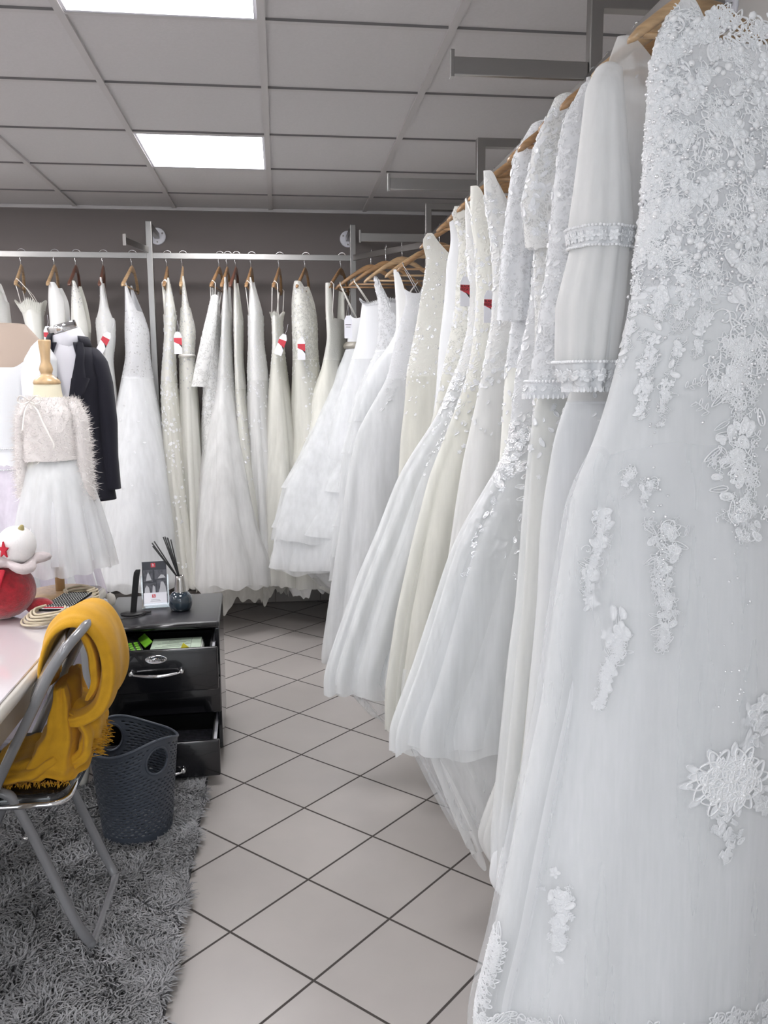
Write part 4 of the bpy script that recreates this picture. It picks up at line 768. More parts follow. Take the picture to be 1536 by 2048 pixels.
g('r15', 'white gown with broad scalloped lace shoulder straps, third in the corner', 'hanger of the scalloped lace-strap gown in the corner', zt=2.05, zn=1.85, nw=.3, waist=1.66, bod='sheer_white', skirt='satin_white', over=('tulle_white', 1), lace=(150, .024, 1.66, 2.03, 'thread'), amp=.03, folds=6, trim=('lace_white', .02, 26), wood='wood_light')
t14, s14 = g('r14', 'white organza gown with a halter loop strap and cascading ruffles, fourth in the corner', 'hanger of the halter loop ruffled gown', zt=2.07, zn=1.80, nw=.4, waist=1.64, bod='satin_pearl', skirt='satin_white', over=('tulle_white', 1), amp=.03, folds=6, under=('tulle_pearl', .22, .85, .04), wood='wood_light')
g('r13', 'white strapless tulle gown with sequinned bodice hanging from two narrow ribbon loops', 'hanger with two white ribbon loops above the strapless sequinned gown', top='strapless', zn=1.93, waist=1.5, bod='lace_white', skirt='skirt_white', over=('tulle_white', 2), straps=(.005, .6), lace=(260, .024, 1.42, 1.9, 'thread'), lace2=(110, .035, .75, 1.45, PI*.9, PI*1.9, 'thread'), amp=.03, folds=8, over_ext=.05)
g('r12', 'ivory sequin gown with a wide sheer cap shoulder jutting left', 'hanger inside the sheer capped shoulder of the ivory sequin gown', zt=2.09, zn=1.97, nw=.25, waist=1.5, bod='lace_ivory', skirt='skirt_ivory', over=('tulle_ivory', 1), lace=(320, .022, 1.45, 2.07, 'sequin'), amp=.026, folds=9)
g('r11', 'plain smooth white satin gown with wide sleeveless shoulders, no lace', 'hanger showing one end beside the plain satin gown', zt=2.07, zn=1.93, nw=.45, waist=1.5, bod='satin_white', skirt='satin_white', amp=.02, folds=5, zf=(1.5, .8))
g('r10', 'lace cap-sleeved gown with the farther of the two red and white tags', 'hanger of the cap-sleeved gown with the farther red tag', zt=2.08, zn=1.96, nw=.3, waist=1.5, bod='sheer_ivory', skirt='skirt_ivory', over=('tulle_ivory', 1), lace=(340, .026, 1.35, 2.06, 'thread'), tagpos=rtag('r10', 0.612, 1.759, 2.76, .2, True, 0, .95, True), amp=.02, folds=9)
t9, s9 = g('r9', 'long tulle A-line gown with shiny lace trailing down the hip and a see-through train', 'hanger of the A-line gown with the trail of shiny lace', zt=2.06, zn=1.92, nw=.6, waist=1.44, bod='lace_pearl', skirt='skirt_pearl', over=('tulle_white', 2), straps=(.004, .7), lace=(420, .024, 1.40, 1.95, 'thread'), lace2=(260, .03, 1.15, 1.5, PI*.85, PI*1.45, 'sequin'), under=('net_white', .2, 1.0, .03), amp=.025, folds=10, res=1.2, over_ext=.05)
g('r8', 'ivory lace gown with V straps carrying the nearer red and white tag', 'hanger of the ivory lace gown with the nearer red tag', zt=2.07, zn=1.93, nw=.55, waist=1.44, bod='lace_ivory', skirt='skirt_ivory', over=('tulle_ivory', 1), lace=(460, .024, 1.3, 2.0, 'thread'), tagpos=rtag('r8', 0.633, 1.688, 2.52, .2, True, 0, .95, True), amp=.03, folds=10, res=1.2, under=('tulle_white', .22, .95, .03))
g('r7', 'lace gown with a deep scooped neckline over sheer pinkish net shoulders', 'cluster hanger above the deep scooped neckline', zt=2.06, zn=1.80, zbk=1.95, nw=.5, waist=1.5, bod='lace_pearl', skirt='skirt_pearl', over=('tulle_pearl', 1), lace=(460, .024, 1.45, 2.0, 'thread'), amp=.03, folds=9, res=1.2)
t6, s6 = g('r6', 'white lace gown whose long lace sleeve ends at hip height, satin skirt below', 'hanger inside the long-sleeved lace gown', zt=2.09, zn=1.98, nw=.2, waist=1.5, bod='sheer_white', skirt='satin_ivory', lace=(300, .026, 1.5, 2.05, 'thread'), amp=.028, folds=9, res=1.2, under=('tulle_pearl', .08, 1.25, .05))
sleeve(t6, [(2.11, -.135, .03, -.03, .02), (2.03, -.175, .04, -.045, .03), (1.9, -.19, .042, -.05, .032), (1.75, -.2, .045, -.05, .034), (1.62, -.205, .048, -.05, .034)], 'sheer_white', lace=(220, .024, 'thread'), amp=.007)
t5, s5 = g('r5', 'mermaid gown with a tight lace body and tulle skirt flaring from the hip', 'hanger of the lace mermaid gown behind the sleeves', zt=2.04, zn=1.92, nw=.5, waist=1.32, bod='lace_white', skirt='skirt_white', over=('tulle_white', 2), lace=(520, .028, 1.30, 1.95, 'thread'), lace2=(330, .042, .95, 1.36, PI*.8, PI*1.75, 'sequin'), under=('net_white', .17, 1.02, .05), amp=.024, folds=10, res=1.3, over_ext=.04, under2=('tulle_pearl', .10, .9, .06))
t4, s4 = g('r4', 'sheer lace gown with a short ragged-edged lace cape sleeve', 'hanger under the sheer caped lace gown', zt=2.09, zn=2.0, nw=.2, waist=1.5, bod='sheer_pearl', skirt='skirt_ivory', lace=(300, .026, 1.6, 2.05, 'thread'), amp=.025, folds=9, res=1.2, under=('tulle_pearl', .05, 1.3, .05))
sleeve(t4, [(2.09, -.16, .03, -.02, .022), (1.98, -.195, .045, -.03, .035), (1.86, -.205, .06, -.035, .04), (1.76, -.19, .065, -.035, .042)], 'sheer_pearl', lace=(240, .03, 'thread'), amp=.01)
t3, s3 = g('r3', 'gown with a dense lace elbow sleeve ending in a beaded cuff, slim straight skirt', 'hanger of the gown with the beaded cuff sleeve', zt=2.09, zn=1.98, nw=.25, waist=1.45, bod='sheer_white', skirt='skirt_ivory', over=('tulle_white', 1), lace=(360, .026, 1.5, 2.06, 'thread'), amp=.03, folds=9, res=1.4, under=('satin_white', .12, 1.1, .05))
sleeve(t3, [(2.06, -.165, .025, -.04, .02), (1.98, -.19, .042, -.05, .032), (1.85, -.195, .055, -.06, .038), (1.7, -.2, .062, -.065, .042), (1.55, -.21, .072, -.07, .045), (1.43, -.22, .082, -.07, .05)], 'sheer_white', lace=(330, .026, 'thread'), cuff=('lace_white', .03), amp=.008)
t2, s2 = g('r2', 'bohemian white chiffon gown with a long sheer bell sleeve gathered by a lace band', 'pale hanger seen through the sheer chiffon shoulder', zt=2.10, zn=2.02, zbk=1.95, nw=.25, waist=1.42, bod='tulle_pearl', skirt='skirt_white', over=('tulle_white', 1), amp=.03, folds=9, res=1.4, lace=(60, .02, 1.5, 2.04, 'thread'), wood='wood_light')
sl = [(2.03, -.20, .025, -.035, .02), (1.99, -.213, .035, -.05, .03), (1.85, -.215, .048, -.06, .042), (1.74, -.22, .058, -.07, .05), (1.705, -.22, .052, -.07, .045), (1.6, -.235, .062, -.07, .05), (1.5, -.24, .056, -.07, .045), (1.445, -.235, .04, -.07, .034)]
ss = sleeve(t2, sl, 'tulle_pearl', cuff=('lace_white', .05), amp=.012, folds=8, name='outer_sleeve')
sleeve(t2, [(z, u, a*.86, v, b*.86) for z, u, a, v, b in sl], 'tulle_white', seed=8, amp=.012, folds=6, name='inner_sleeve')
Sb = Surf(sl, 5, 8, .012, (2.07, 1.445), smooth=3, grow=1.05)
Pb, _ = Sb.mesh(1.735, 1.705, rows=5, cols=90); MB().grid(Pb).build('sleeve_band', 'lace_white', t2)
lace_mesh(Sb, [('bead', th, zz, 0, .006) for zz in (1.737, 1.703) for th in np.linspace(0, 6.28, 60)]+[('flower', th, 1.72, 0, .024) for th in np.linspace(0, 6.28, 18)], 1.2).build('band_stitching', 'thread', t2)

# nearest gown: beaded lace bodice, layered tulle skirt with applique
key = 'r1'; X, Y, phi, secs = G[key]
hanger('hanger of the big beaded gown nearest the camera', X, Y, 0, 'wood_light')
t1 = thing('wedding_gown', 'large beaded lace gown nearest the camera, filling the right edge of the picture', 'wedding dress', (X, Y, 0), 0, 'white wedding dresses on the rails')
S1 = Surf(secs, 12, 5, .030, (1.62, .4), twist=.5)
tf = top_fn('vneck', 2.10, 2.02, 1.95, .3)
add_cloth(S1, 'bodice', 'lace_white', t1, tf, 1.62, rows=60, cols=300)
add_cloth(S1, 'lining', 'satin_white', t1, 1.62, .16, rows=90, cols=360, hem=.006)
S1o = Surf(secs, 12, 5, .032, (1.62, .4), grow=1.05, twist=.5, ramp=1.62)
add_cloth(S1o, 'tulle_layer', 'tulle_white', t1, 1.60, .10, rows=110, cols=420, hem=.006)
S1p = Surf(secs, 12, 5, .035, (1.62, .4), grow=1.09, twist=.5, ramp=1.5)
add_cloth(S1p, 'tulle_layer', 'net_white', t1, 1.45, .09, rows=90, cols=360, hem=.006)
rng = random.Random(77)
def th_of(x, z, front=True, S=S1o):
    uc = float(np.interp(z, S.z, S.t[0])); a = float(np.interp(z, S.z, S.t[1]))
    return 2*PI-math.acos(max(-1, min(1, (x-X-uc)/a)))
it = scatter(rng, 900, (PI*.9, PI*2.1), (1.66, 2.07), .034, kinds=('oflower', 'scroll', 'ospray', 'oleaf', 'oflower', 'flower5', 'pad'))
it += scatter(rng, 700, (PI*.9, PI*2.1), (1.66, 2.07), .012, kinds=('bead', 'leaf'))
lace_mesh(S1, it, 1.0).build('bodice_applique', 'thread', t1)
lace_mesh(S1, scatter(rng, 420, (PI*.9, PI*2.1), (1.60, 2.05), .0065, kinds=('bead',)), 1.2, .004).build('bodice_beads', 'sequin', t1)
def trail(pts, n, size, spread, kinds=('ospray', 'oflower', 'oleaf', 'scroll', 'leaf', 'flower5')):
    out = []
    for i in range(int(n*1.4)):
        t = rng.random(); k = t*(len(pts)-1); j = min(int(k), len(pts)-2); f = k-j
        x = pts[j][0]*(1-f)+pts[j+1][0]*f+rng.gauss(0, spread*(1-.6*t)); z = pts[j][1]*(1-f)+pts[j+1][1]*f
        out.append((rng.choice(kinds), th_of(x, z), z, rng.uniform(0, 6.28), size*.8*rng.uniform(.6, 1.2)*(1-.35*t)))
    return out
it = []
it += trail([(.665, 1.67), (.65, 1.55), (.638, 1.46), (.625, 1.38)], 60, .034, .008)
it += trail([(.70, 1.66), (.69, 1.55), (.672, 1.45), (.66, 1.38)], 60, .034, .008)
it += trail([(.625, 1.64), (.618, 1.56), (.60, 1.47)], 34, .03, .006)
it += trail([(.74, 1.66), (.728, 1.58), (.72, 1.5)], 40, .034, .009)
it += trail([(.84, 1.66), (.83, 1.56), (.80, 1.50), (.79, 1.43), (.80, 1.33), (.80, 1.25), (.83, 1.17)], 170, .05, .035, ('oflower', 'scroll', 'ospray', 'oflower', 'oleaf', 'pad'))
it += trail([(.92, 1.6), (.93, 1.4), (.90, 1.25), (.93, 1.1)], 110, .045, .03, ('oflower', 'scroll', 'ospray', 'oleaf', 'pad'))
it += trail([(.608, 1.305), (.603, 1.255)], 16, .026, .006)
it += trail([(.642, 1.285), (.637, 1.235)], 16, .026, .006)
it += trail([(.576, 1.235), (.560, 1.17), (.545, 1.115), (.548, 1.05)], 70, .034, .012)
it += trail([(.672, 1.215), (.672, 1.15), (.668, 1.09), (.675, 1.04), (.668, .985)], 90, .038, .013, ('oflower', 'scroll', 'ospray', 'oleaf', 'pad'))
it += trail([(.598, 1.05), (.588, .98), (.574, .93), (.562, .87)], 70, .034, .009)
it += trail([(.845, .90), (.86, .83), (.83, .77)], 30, .04, .016, ('flower', 'leaf', 'spray'))
it += [('oflower', th_of(.80+.05*math.cos(a), .735+.035*math.sin(a)), .735+.035*math.sin(a), a, .07) for a in np.linspace(0, 5.3, 6)]+[('oflower', th_of(.80, .735), .735, 0, .07), ('flower', th_of(.80, .735), .735, .5, .04)]
it += [('flower', th_of(.80+.036*math.cos(a), .735+.03*math.sin(a)), .735+.03*math.sin(a), a*2, .045) for a in np.linspace(0, 5.4, 8)]
it += [('leaf', th_of(.80+.085*math.cos(a), .735+.06*math.sin(a)), .735+.06*math.sin(a), a, .03) for a in np.linspace(1.5, 5.5, 8)]
it += trail([(.50, .55), (.49, .40)], 12, .03, .012)
it += trail([(.75, .75), (.76, .72)], 8, .04, .01, ('leaf',))
it += trail([(.80, .69), (.79, .65), (.81, .61), (.79, .58)], 34, .038, .012, ('leaf', 'scroll', 'spray', 'pad'))
it += trail([(.87, .72), (.88, .66)], 14, .04, .012, ('flower', 'leaf'))
it += trail([(.50, .52), (.495, .45), (.49, .38)], 40, .036, .01, ('leaf', 'spray'))
for th in np.linspace(PI*.75, PI*1.9, 120):
    for k in range(3):
        z = .14+.045*k+rng.uniform(0, .03)
        it.append((rng.choice(('oflower', 'scroll', 'oleaf', 'ospray')), th+rng.uniform(-.01, .01), z, rng.uniform(0, 6.28), .036*rng.uniform(.7, 1.1)))
for z in np.arange(.28, .42, .012):
    for th in np.linspace(PI*.9, PI*1.08, 6): it.append((rng.choice(('oleaf', 'ospray', 'oflower')), th+rng.uniform(-.02, .02), z, rng.uniform(0, 6.28), .032))
lace_mesh(S1o, it, .9).build('skirt_applique', 'thread', t1)
lace_mesh(S1o, trail([(.665, 1.67), (.64, 1.46), (.66, 1.2), (.67, 1.05)], 40, .008, .012, ('bead',))+trail([(.82, 1.6), (.80, 1.3), (.8, .74)], 60, .008, .03, ('bead',)), 1.2, .004).build('skirt_beads', 'sequin', t1)
# ruffles on the organza gowns
def ruffles(t, S, name, mat, zs, depth, growth, seed, cols=200):
    for i, z0 in enumerate(zs):
        th = np.linspace(0, 2*PI, cols, endpoint=False); r = np.random.RandomState(seed+i); p = r.rand(3)*6.28
        tilt = .03*np.sin(th+p[0])+.015*np.sin(3*th+p[1])
        P = []
        for k in range(7):
            f = k/6; z = z0+tilt-depth*f; q = S.p(th, z); cen = q.mean(0); d = q-cen; d[:, 2] = 0; l = np.linalg.norm(d, axis=1, keepdims=True)+1e-9
            q = q+d/l*(.008+growth*f*(.6+.4*np.sin(13*th+p[2])))[:, None]; P.append(q)
        MB().grid(np.stack(P)).build(name, mat, t)
ruffles(t17, s17, 'ruffle_tier', 'tulle_white', (1.05, .84, .66), .2, .05, 3)
ruffles(t14, s14, 'ruffle_tier', 'tulle_white', (1.45, 1.28, 1.1, .92, .74, .56), .2, .035, 13)
# little bow on the bow belt gown, grey net loop between the tagged gowns
# ================================================================== RUG
rug = thing('rug', 'grey shaggy pile rug under the chair, basket and desk', 'rug', (-1.25, 1.72, 0))
RX0, RX1, RY0, RY1 = -2.2, -.30, .45, 3.02
MB().box((0, 0, .006), (RX1-RX0, RY1-RY0, .012)).build('backing', 'rugb', rug)
r = np.random.RandomState(5); n = 78000
bx = RX1-(RX1-RX0)*r.rand(n)**1.5; by = RY0+.6+(RY1-RY0-.6)*r.rand(n)
bx += .008*np.sin(by*23)*(bx > RX1-.05)
clump = 1.6*np.sin(bx*23+3*np.sin(by*9))+1.6*np.sin(by*19+2*np.sin(bx*13))
ang = clump+r.randn(n)*.9; L = .026+.016*r.rand(n); w = .0013+.0012*r.rand(n); lean = .35+.9*r.rand(n)
d = np.stack([np.cos(ang), np.sin(ang), np.zeros(n)], -1); s_ = np.stack([-np.sin(ang+r.randn(n)*.5), np.cos(ang), np.zeros(n)], -1)
b0 = np.stack([bx+1.25, by-1.72, np.full(n, .010)], -1); up = np.array([0, 0, 1.])
p1 = b0+up*(L*.55)[:, None]+d*(L*lean*.25)[:, None]; p2 = b0+up*(L*np.clip(.95-.4*lean, .35, 1))[:, None]+d*(L*lean*.8)[:, None]
V = np.stack([b0-s_*w[:, None], b0+s_*w[:, None], p1-s_*w[:, None]*1.1, p1+s_*w[:, None]*1.1, p2-s_*w[:, None]*.5, p2+s_*w[:, None]*.5], 1).reshape(-1, 3)
i6 = np.arange(n)[:, None]*6
F = np.concatenate([i6+np.array([[0, 1, 3, 2]]), i6+np.array([[2, 3, 5, 4]])]).tolist()
me = bpy.data.meshes.new('pile'); me.from_pydata(V.tolist(), [], F); me.materials.append(M['pile'])
pile = bpy.data.objects.new('pile', me); C.objects.link(pile); pile.parent = rug; pile['kind'] = 'stuff'

# ================================================================== DESK
desk = thing('desk', 'long cream desk with a glossy pinkish white glass top at the left', 'desk', (-1.1, 2.44, 0))
DX0, DX1, DY0, DY1 = -.62, .466, -.64, .62
m = MB()
rings = []
for o, z in ((-.006, .708), (0, .714), (.004, .727), (0, .740), (-.006, .744)):
    q = []
    for cx, cy, a0 in ((DX1-.05, DY1-.05, 0), (DX0+.05, DY1-.05, PI/2), (DX0+.05, DY0+.05, PI), (DX1-.05, DY0+.05, 1.5*PI)):
        for k in range(9): a = a0+PI/2*k/8; q.append((cx+(.05+o)*math.cos(a), cy+(.05+o)*math.sin(a), z))
    rings.append(q)
m.loft(rings).build('worktop', 'desk_wood', desk)
gm = MB(); rings = []
for o, z in ((-.012, .7442), (-.010, .7470), (-.012, .750)):
    q = []
    for cx, cy, a0 in ((DX1-.05, DY1-.05, 0), (DX0+.05, DY1-.05, PI/2), (DX0+.05, DY0+.05, PI), (DX1-.05, DY0+.05, 1.5*PI)):
        for k in range(9): a = a0+PI/2*k/8; q.append((cx+(.05+o)*math.cos(a), cy+(.05+o)*math.sin(a), z))
    rings.append(q)
gm.loft(rings).build('glass_top', 'desk_top', desk, smooth=False)
MB().box((DX1-.07, 0, .65), (.02, 1.12, .12)).box((DX0+.07, 0, .65), (.02, 1.12, .12)).box(((DX0+DX1)/2, DY1-.07, .65), (.92, .02, .12)).box(((DX0+DX1)/2, DY0+.07, .65), (.92, .02, .12)).build('apron', 'desk_wood', desk, smooth=False, bevel=.003)
for sx, sy in ((1, 1), (1, -1), (-1, 1), (-1, -1)):
    x = (DX1 if sx > 0 else DX0)-sx*.055; y = (DY1 if sy > 0 else DY0)-sy*.055; rings = []
    for k in range(15):
        f = k/14; z = .708*(1-f); off = .028*math.sin(f*PI*1.2)-.045*f; w = .032-.019*f+.006*math.exp(-((f-.97)/.05)**2)
        rings.append([(x+sx*off+w*math.cos(a)*1.0, y+sy*off*.4+w*math.sin(a), z) for a in np.linspace(0, 2*PI, 14, endpoint=False)])
    MB().loft(rings).build('leg', 'desk_wood', desk)
MB().lathe([(0, 0), (.022, 0), (.026, .012), (.018, .026), (.008, .03), (0, .03)], (DX1+.0, DY1-.03, .70), 20, rot=Matrix.Rotation(PI/2, 3, 'Y')).build('corner_knob', 'desk_wood', desk)

# ================================================================== FOLDING CHAIR (faces the desk, back towards the aisle)
ch = thing('folding_chair', 'grey tubular folding chair with black seat tucked under the desk', 'chair', (-.68, 2.205, .012))
def cx(x, y, z): return (x+.68, y-2.205, z-.012)
R_ = .0125
def smoothp(pts, n=8):
    P = [Vector(p) for p in pts]; out = []
    for i in range(len(P)-1):
        p0, p1, p2, p3 = P[max(i-1, 0)], P[i], P[i+1], P[min(i+2, len(P)-1)]
        for k in range(n):
            t = k/n; out.append(.5*((2*p1)+(-p0+p2)*t+(2*p0-5*p1+4*p2-p3)*t*t+(-p0+3*p1-3*p2+p3)*t**3))
    out.append(P[-1]); return out
yn, yf = 2.02, 2.39
back = [cx(-.93, yn, .035), cx(-.80, yn, .30), cx(-.69, yn, .53), cx(-.617, yn, .671), cx(-.565, yn, .772), cx(-.522, yn+.004, .835), cx(-.498, yn+.05, .862), cx(-.492, yn+.11, .868),
        cx(-.492, yf-.11, .868), cx(-.498, yf-.05, .862), cx(-.522, yf-.004, .835), cx(-.565, yf, .772), cx(-.617, yf, .671), cx(-.69, yf, .53), cx(-.80, yf, .30), cx(-.93, yf, .035)]
MB().tube(smoothp(back, 6), R_, 14).build('back_frame', 'grey_tube', ch)
rear = [cx(-.74, yn-.002+.02, .47), cx(-.70, yn+.02, .465), cx(-.67, yn+.02, .43), cx(-.60, yn+.02, .245), cx(-.55, yn+.02, .11), cx(-.521, yn+.028, .045), cx(-.512, yn+.06, .028), cx(-.512, yf-.06, .028), cx(-.521, yf-.028, .045), cx(-.55, yf-.02, .11), cx(-.60, yf-.02, .245), cx(-.67, yf-.02, .43), cx(-.70, yf-.02, .465), cx(-.74, yf-.02, .47)]
MB().tube(smoothp(rear, 6), R_, 14).build('rear_leg_frame', 'grey_tube', ch)
MB().tube([cx(-.93, yn, .035), cx(-.93, yf, .035)], R_*.8, 12).build('front_bar', 'grey_tube', ch)
# curved sheet-metal backrest
m = MB(); P = []
for i in range(15):
    f = i/14; z = .70+.145*f; xx = np.interp(z, [.671, .772, .835, .862], [-.617, -.565, -.522, -.498]); P.append([cx(xx-.012-.028*math.sin(PI*g_), yn+.002+(yf-yn-.004)*g_, z) for g_ in np.linspace(0, 1, 20)])
m.grid(np.array(P), False).build('backrest', 'grey_tube', ch, solid=.006)
m = MB(); q = []
for cx_, cy_, a0 in ((-.60, yf-.06, 0), (-.89, yf-.06, PI/2), (-.89, yn+.06, PI), (-.60, yn+.06, 1.5*PI)):
    for k in range(8): a = a0+PI/2*k/7; q.append((cx_+.045*math.cos(a), cy_+.045*math.sin(a)))
def ringz(s, z): 
    mx = sum(a for a, b in q)/len(q); my = sum(b for a, b in q)/len(q); return [cx(mx+(a-mx)*s, my+(b-my)*s, z) for a, b in q]
m.loft([ringz(.98, .425), ringz(1.0, .432), ringz(1.0, .446), ringz(.96, .456), ringz(.6, .460), ringz(.1, .461)]).build('seat', 'seat', ch)
MB().tube(ringz(1.02, .432)+[ringz(1.02, .432)[0]], .008, 10).build('seat_rim', 'chrome', ch)
rv = MB()
for y in (yn-.013, yf+.013): rv.ball(cx(-.645, y, .36), .006, 10, 6)
rv.build('rivet', 'steel', ch)

# ---- mustard scarf: folded band looped over the backrest, the lower end falling on the seat
sc = thing('scarf', 'mustard yellow wool scarf draped over the back of the chair and onto its seat', 'scarf', (-.55, 2.2, .45))
def ss_(x, y, z): return (x+.55, y-2.2, z-.45)
def roll(path, half, width, name, seed, folds=5, amp=.006, yc=0):
    """thick folded length of scarf: rounded cross-section, half thickness and width along the path, creased lengthwise"""
    pts = smoothp(path, 10); r = np.random.RandomState(seed); ph = r.rand(4)*6; rings = []; n = 44
    for i, p in enumerate(pts):
        t = (pts[min(i+1, len(pts)-1)]-pts[max(i-1, 0)]).normalized(); nrm = t.cross(Vector((0, 1, 0))).normalized()
        f = i/(len(pts)-1); h = float(np.interp(f, np.linspace(0, 1, len(half)), half)); w = float(np.interp(f, np.linspace(0, 1, len(width)), width)); ring = []
        for k in range(n):
            a = 2*PI*k/n; c, s = math.cos(a), math.sin(a); e = .65
            x = math.copysign(abs(c)**e, c)*h; y = math.copysign(abs(s)**e, s)*w/2
            q = amp*(math.sin(folds*a+ph[0]+1.5*math.sin(f*4+ph[1]))+.6*math.sin(2*folds*a+ph[2]+3*f)+.5*math.sin(f*23+a*2+ph[3]))
            ring.append(p+nrm*(x+q*c)+Vector((0, y+q*s+yc, 0)))
        rings.append(ring)
    return MB().loft(rings).build(name, 'scarf', sc, subdiv=1)
roll([ss_(-.612, 2.2, .69), ss_(-.612, 2.2, .76), ss_(-.585, 2.2, .835), ss_(-.54, 2.2, .872), ss_(-.495, 2.2, .868), ss_(-.462, 2.2, .825), ss_(-.447, 2.2, .76), ss_(-.452, 2.2, .70), ss_(-.478, 2.2, .645), ss_(-.53, 2.2, .615), ss_(-.575, 2.2, .62)],
     (.008, .012, .016, .019, .020, .020, .021, .022, .021, .019, .012), (.19, .21, .22, .22, .21), 'outer_loop', 3, 4, .004)
roll([ss_(-.552, 2.2, .80), ss_(-.518, 2.2, .845), ss_(-.494, 2.2, .825), ss_(-.483, 2.2, .77), ss_(-.484, 2.2, .71), ss_(-.505, 2.2, .665)], (.008, .010, .012, .014, .014, .008), (.20, .22, .19), 'inner_fold', 8, 5, .003)
roll([ss_(-.570, 2.2, .705), ss_(-.572, 2.2, .64), ss_(-.575, 2.2, .57), ss_(-.592, 2.2, .515), ss_(-.60, 2.2, .482)], (.014, .028, .045, .062, .075), (.20, .22, .25, .27, .28), 'hanging_end', 5, 6, .006)
roll([ss_(-.575, 2.19, .53), ss_(-.63, 2.19, .495), ss_(-.70, 2.19, .487), ss_(-.76, 2.19, .485)], (.02, .026, .022, .010), (.24, .27, .27, .25), 'seat_fold', 15, 6, .006)
roll([ss_(-.565, 2.2, .635), ss_(-.53, 2.2, .615), ss_(-.51, 2.2, .575), ss_(-.518, 2.2, .53), ss_(-.55, 2.2, .50)], (.010, .016, .020, .020, .016), (.16, .20, .22, .22), 'side_fold', 11, 5, .005)
fr = MB(); fr2 = MB(); rr = random.Random(2)
for i in range(260):
    if i % 2: x, y, z = -.55-.20*rr.random(), 2.062+rr.uniform(-.004, .006), .474+.006*rr.random(); dx, dy, dz = rr.uniform(-.006, .010), -.016*rr.random()-.006, -.010*rr.random()
    else: x, y, z = -.505+.012*rr.random(), 2.12+.15*rr.random(), .50+.055*rr.random(); dx, dy, dz = .012+.016*rr.random(), rr.uniform(-.01, .01), rr.uniform(-.012, .004)
    (fr if i % 2 else fr2).tube([ss_(x, y, z), ss_(x+dx*.5, y+dy*.5, z+dz*.3), ss_(x+dx, y+dy, z+dz)], [.0012, .001, .0005], 4)
fr.build('fringe', 'scarf', sc); fr2.build('fringe', 'scarf', sc)

# ================================================================== BASKET
bk = thing('laundry_basket', 'dark blue-grey perforated plastic basket with two oval handle holes on the rug', 'basket', (-.495, 2.645, .022), -.85)
def bsurf(th, f):
    # f 0 bottom .. 1 rim ; rim dips at front/back, rises at the handles
    H = .30+.045*np.abs(np.cos(th))**3
    rad = .112+.030*f; a, b = rad, rad*.96
    return np.stack([a*np.cos(th), b*np.sin(th), H*f], -1)
m = MB(); NT, NF = 132, 100
th = np.linspace(0, 2*PI, NT, endpoint=False); ff = np.linspace(0, 1, NF)
P = np.stack([bsurf(th, np.full(NT, f)) for f in ff]); 
vs = P.reshape(-1, 3).tolist(); fs = []
def hole(t, f):
    c = abs(math.cos(t)); s = math.sin(t)
    return (abs(math.atan2(s, abs(math.cos(t)))*.145)/.042)**2+((f-.80)/.125)**2 < 1
for i in range(NF-1):
    for j in range(NT):
        t = th[j]+PI/NT; f = ff[i]+.5/NF
        if hole(t, f): continue
        near = (abs(math.atan2(math.sin(t), abs(math.cos(t)))*.145)/.056)**2+((f-.80)/.17)**2 < 1.15
        if 6 < i < NF-6 and i % 3 == 0 and ((j+2*((i//3) % 2)) % 4) in (0, 1) and not near: continue
        fs.append((i*NT+j, i*NT+(j+1) % NT, (i+1)*NT+(j+1) % NT, (i+1)*NT+j))
m.add(vs, fs).build('body', 'basket', bk, solid=.002)
MB().lathe([(0, 0), (.110, 0), (.112, .004), (0, .004)], (0, 0, 0), 48).build('bottom', 'basket', bk)
rim = bsurf(np.linspace(0, 2*PI, 121), np.full(121, 1.0)); MB().tube(rim.tolist(), .005, 8).build('rim', 'basket', bk)
for s in (0, PI):
    q = []
    for a in np.linspace(0, 2*PI, 41):
        t = s+.042/.145*math.cos(a)*1.04; q.append(tuple(bsurf(np.array(t), np.array(.80+.125*math.sin(a)*1.04))))
    MB().tube(q, .0042, 8).build('handle_ring', 'basket', bk)

# ================================================================== BLACK DRAWER CABINET
cab = thing('drawer_cabinet', 'black metal drawer cabinet with chrome handles, top and bottom drawers pulled out', 'cabinet', (-.478, 3.19, 0), .035)
W, D = .448, .46
MB().box((0, D/2, .545), (W+.004, D+.012, .028)).build('top_board', 'black_top', cab, smooth=True, bevel=.010)
b = MB(); b.box((-W/2+.008, D/2, .285), (.016, D-.004, .49)).box((W/2-.008, D/2, .285), (.016, D-.004, .49)).box((0, D-.008, .285), (W-.04, .012, .49)).box((0, D/2, .046), (W-.033, D-.02, .012)).box((0, D/2, .352), (W-.033, D-.03, .006)).box((0, D/2, .2), (W-.033, D-.03, .006))
b.build('case', 'black', cab, smooth=False, bevel=.003)
MB().tube([(-W/2+.01, -.004, .545), (W/2-.01, -.004, .545)], .010, 14).build('top_edge', 'black', cab)
for x in (-W/2+.04, W/2-.04):
    for y in (.04, D-.05):
        MB().lathe([(0, 0), (.014, 0), (.014, .022), (.012, .034), (0, .034)], (x, y, 0), 16).build('foot', 'black_matt', cab)
def handle(dr, z, y):
    h = MB(); pts = [(-.085+.17*k/16, y-.018-.018*math.sin(PI*k/16), z-.004*math.sin(PI*k/16)) for k in range(17)]
    h.tube(pts, [.0055+.004*math.sin(PI*k/16) for k in range(17)], 12, flat=.7)
    for x in (-.09, .09):
        h.lathe([(0, 0), (.012, 0), (.0125, .006), (.009, .012), (.007, .020), (0, .021)], (x, y, z+.002), 18, rot=Matrix.Rotation(PI/2, 3, 'X'))
    h.build('handle', 'chrome', dr)
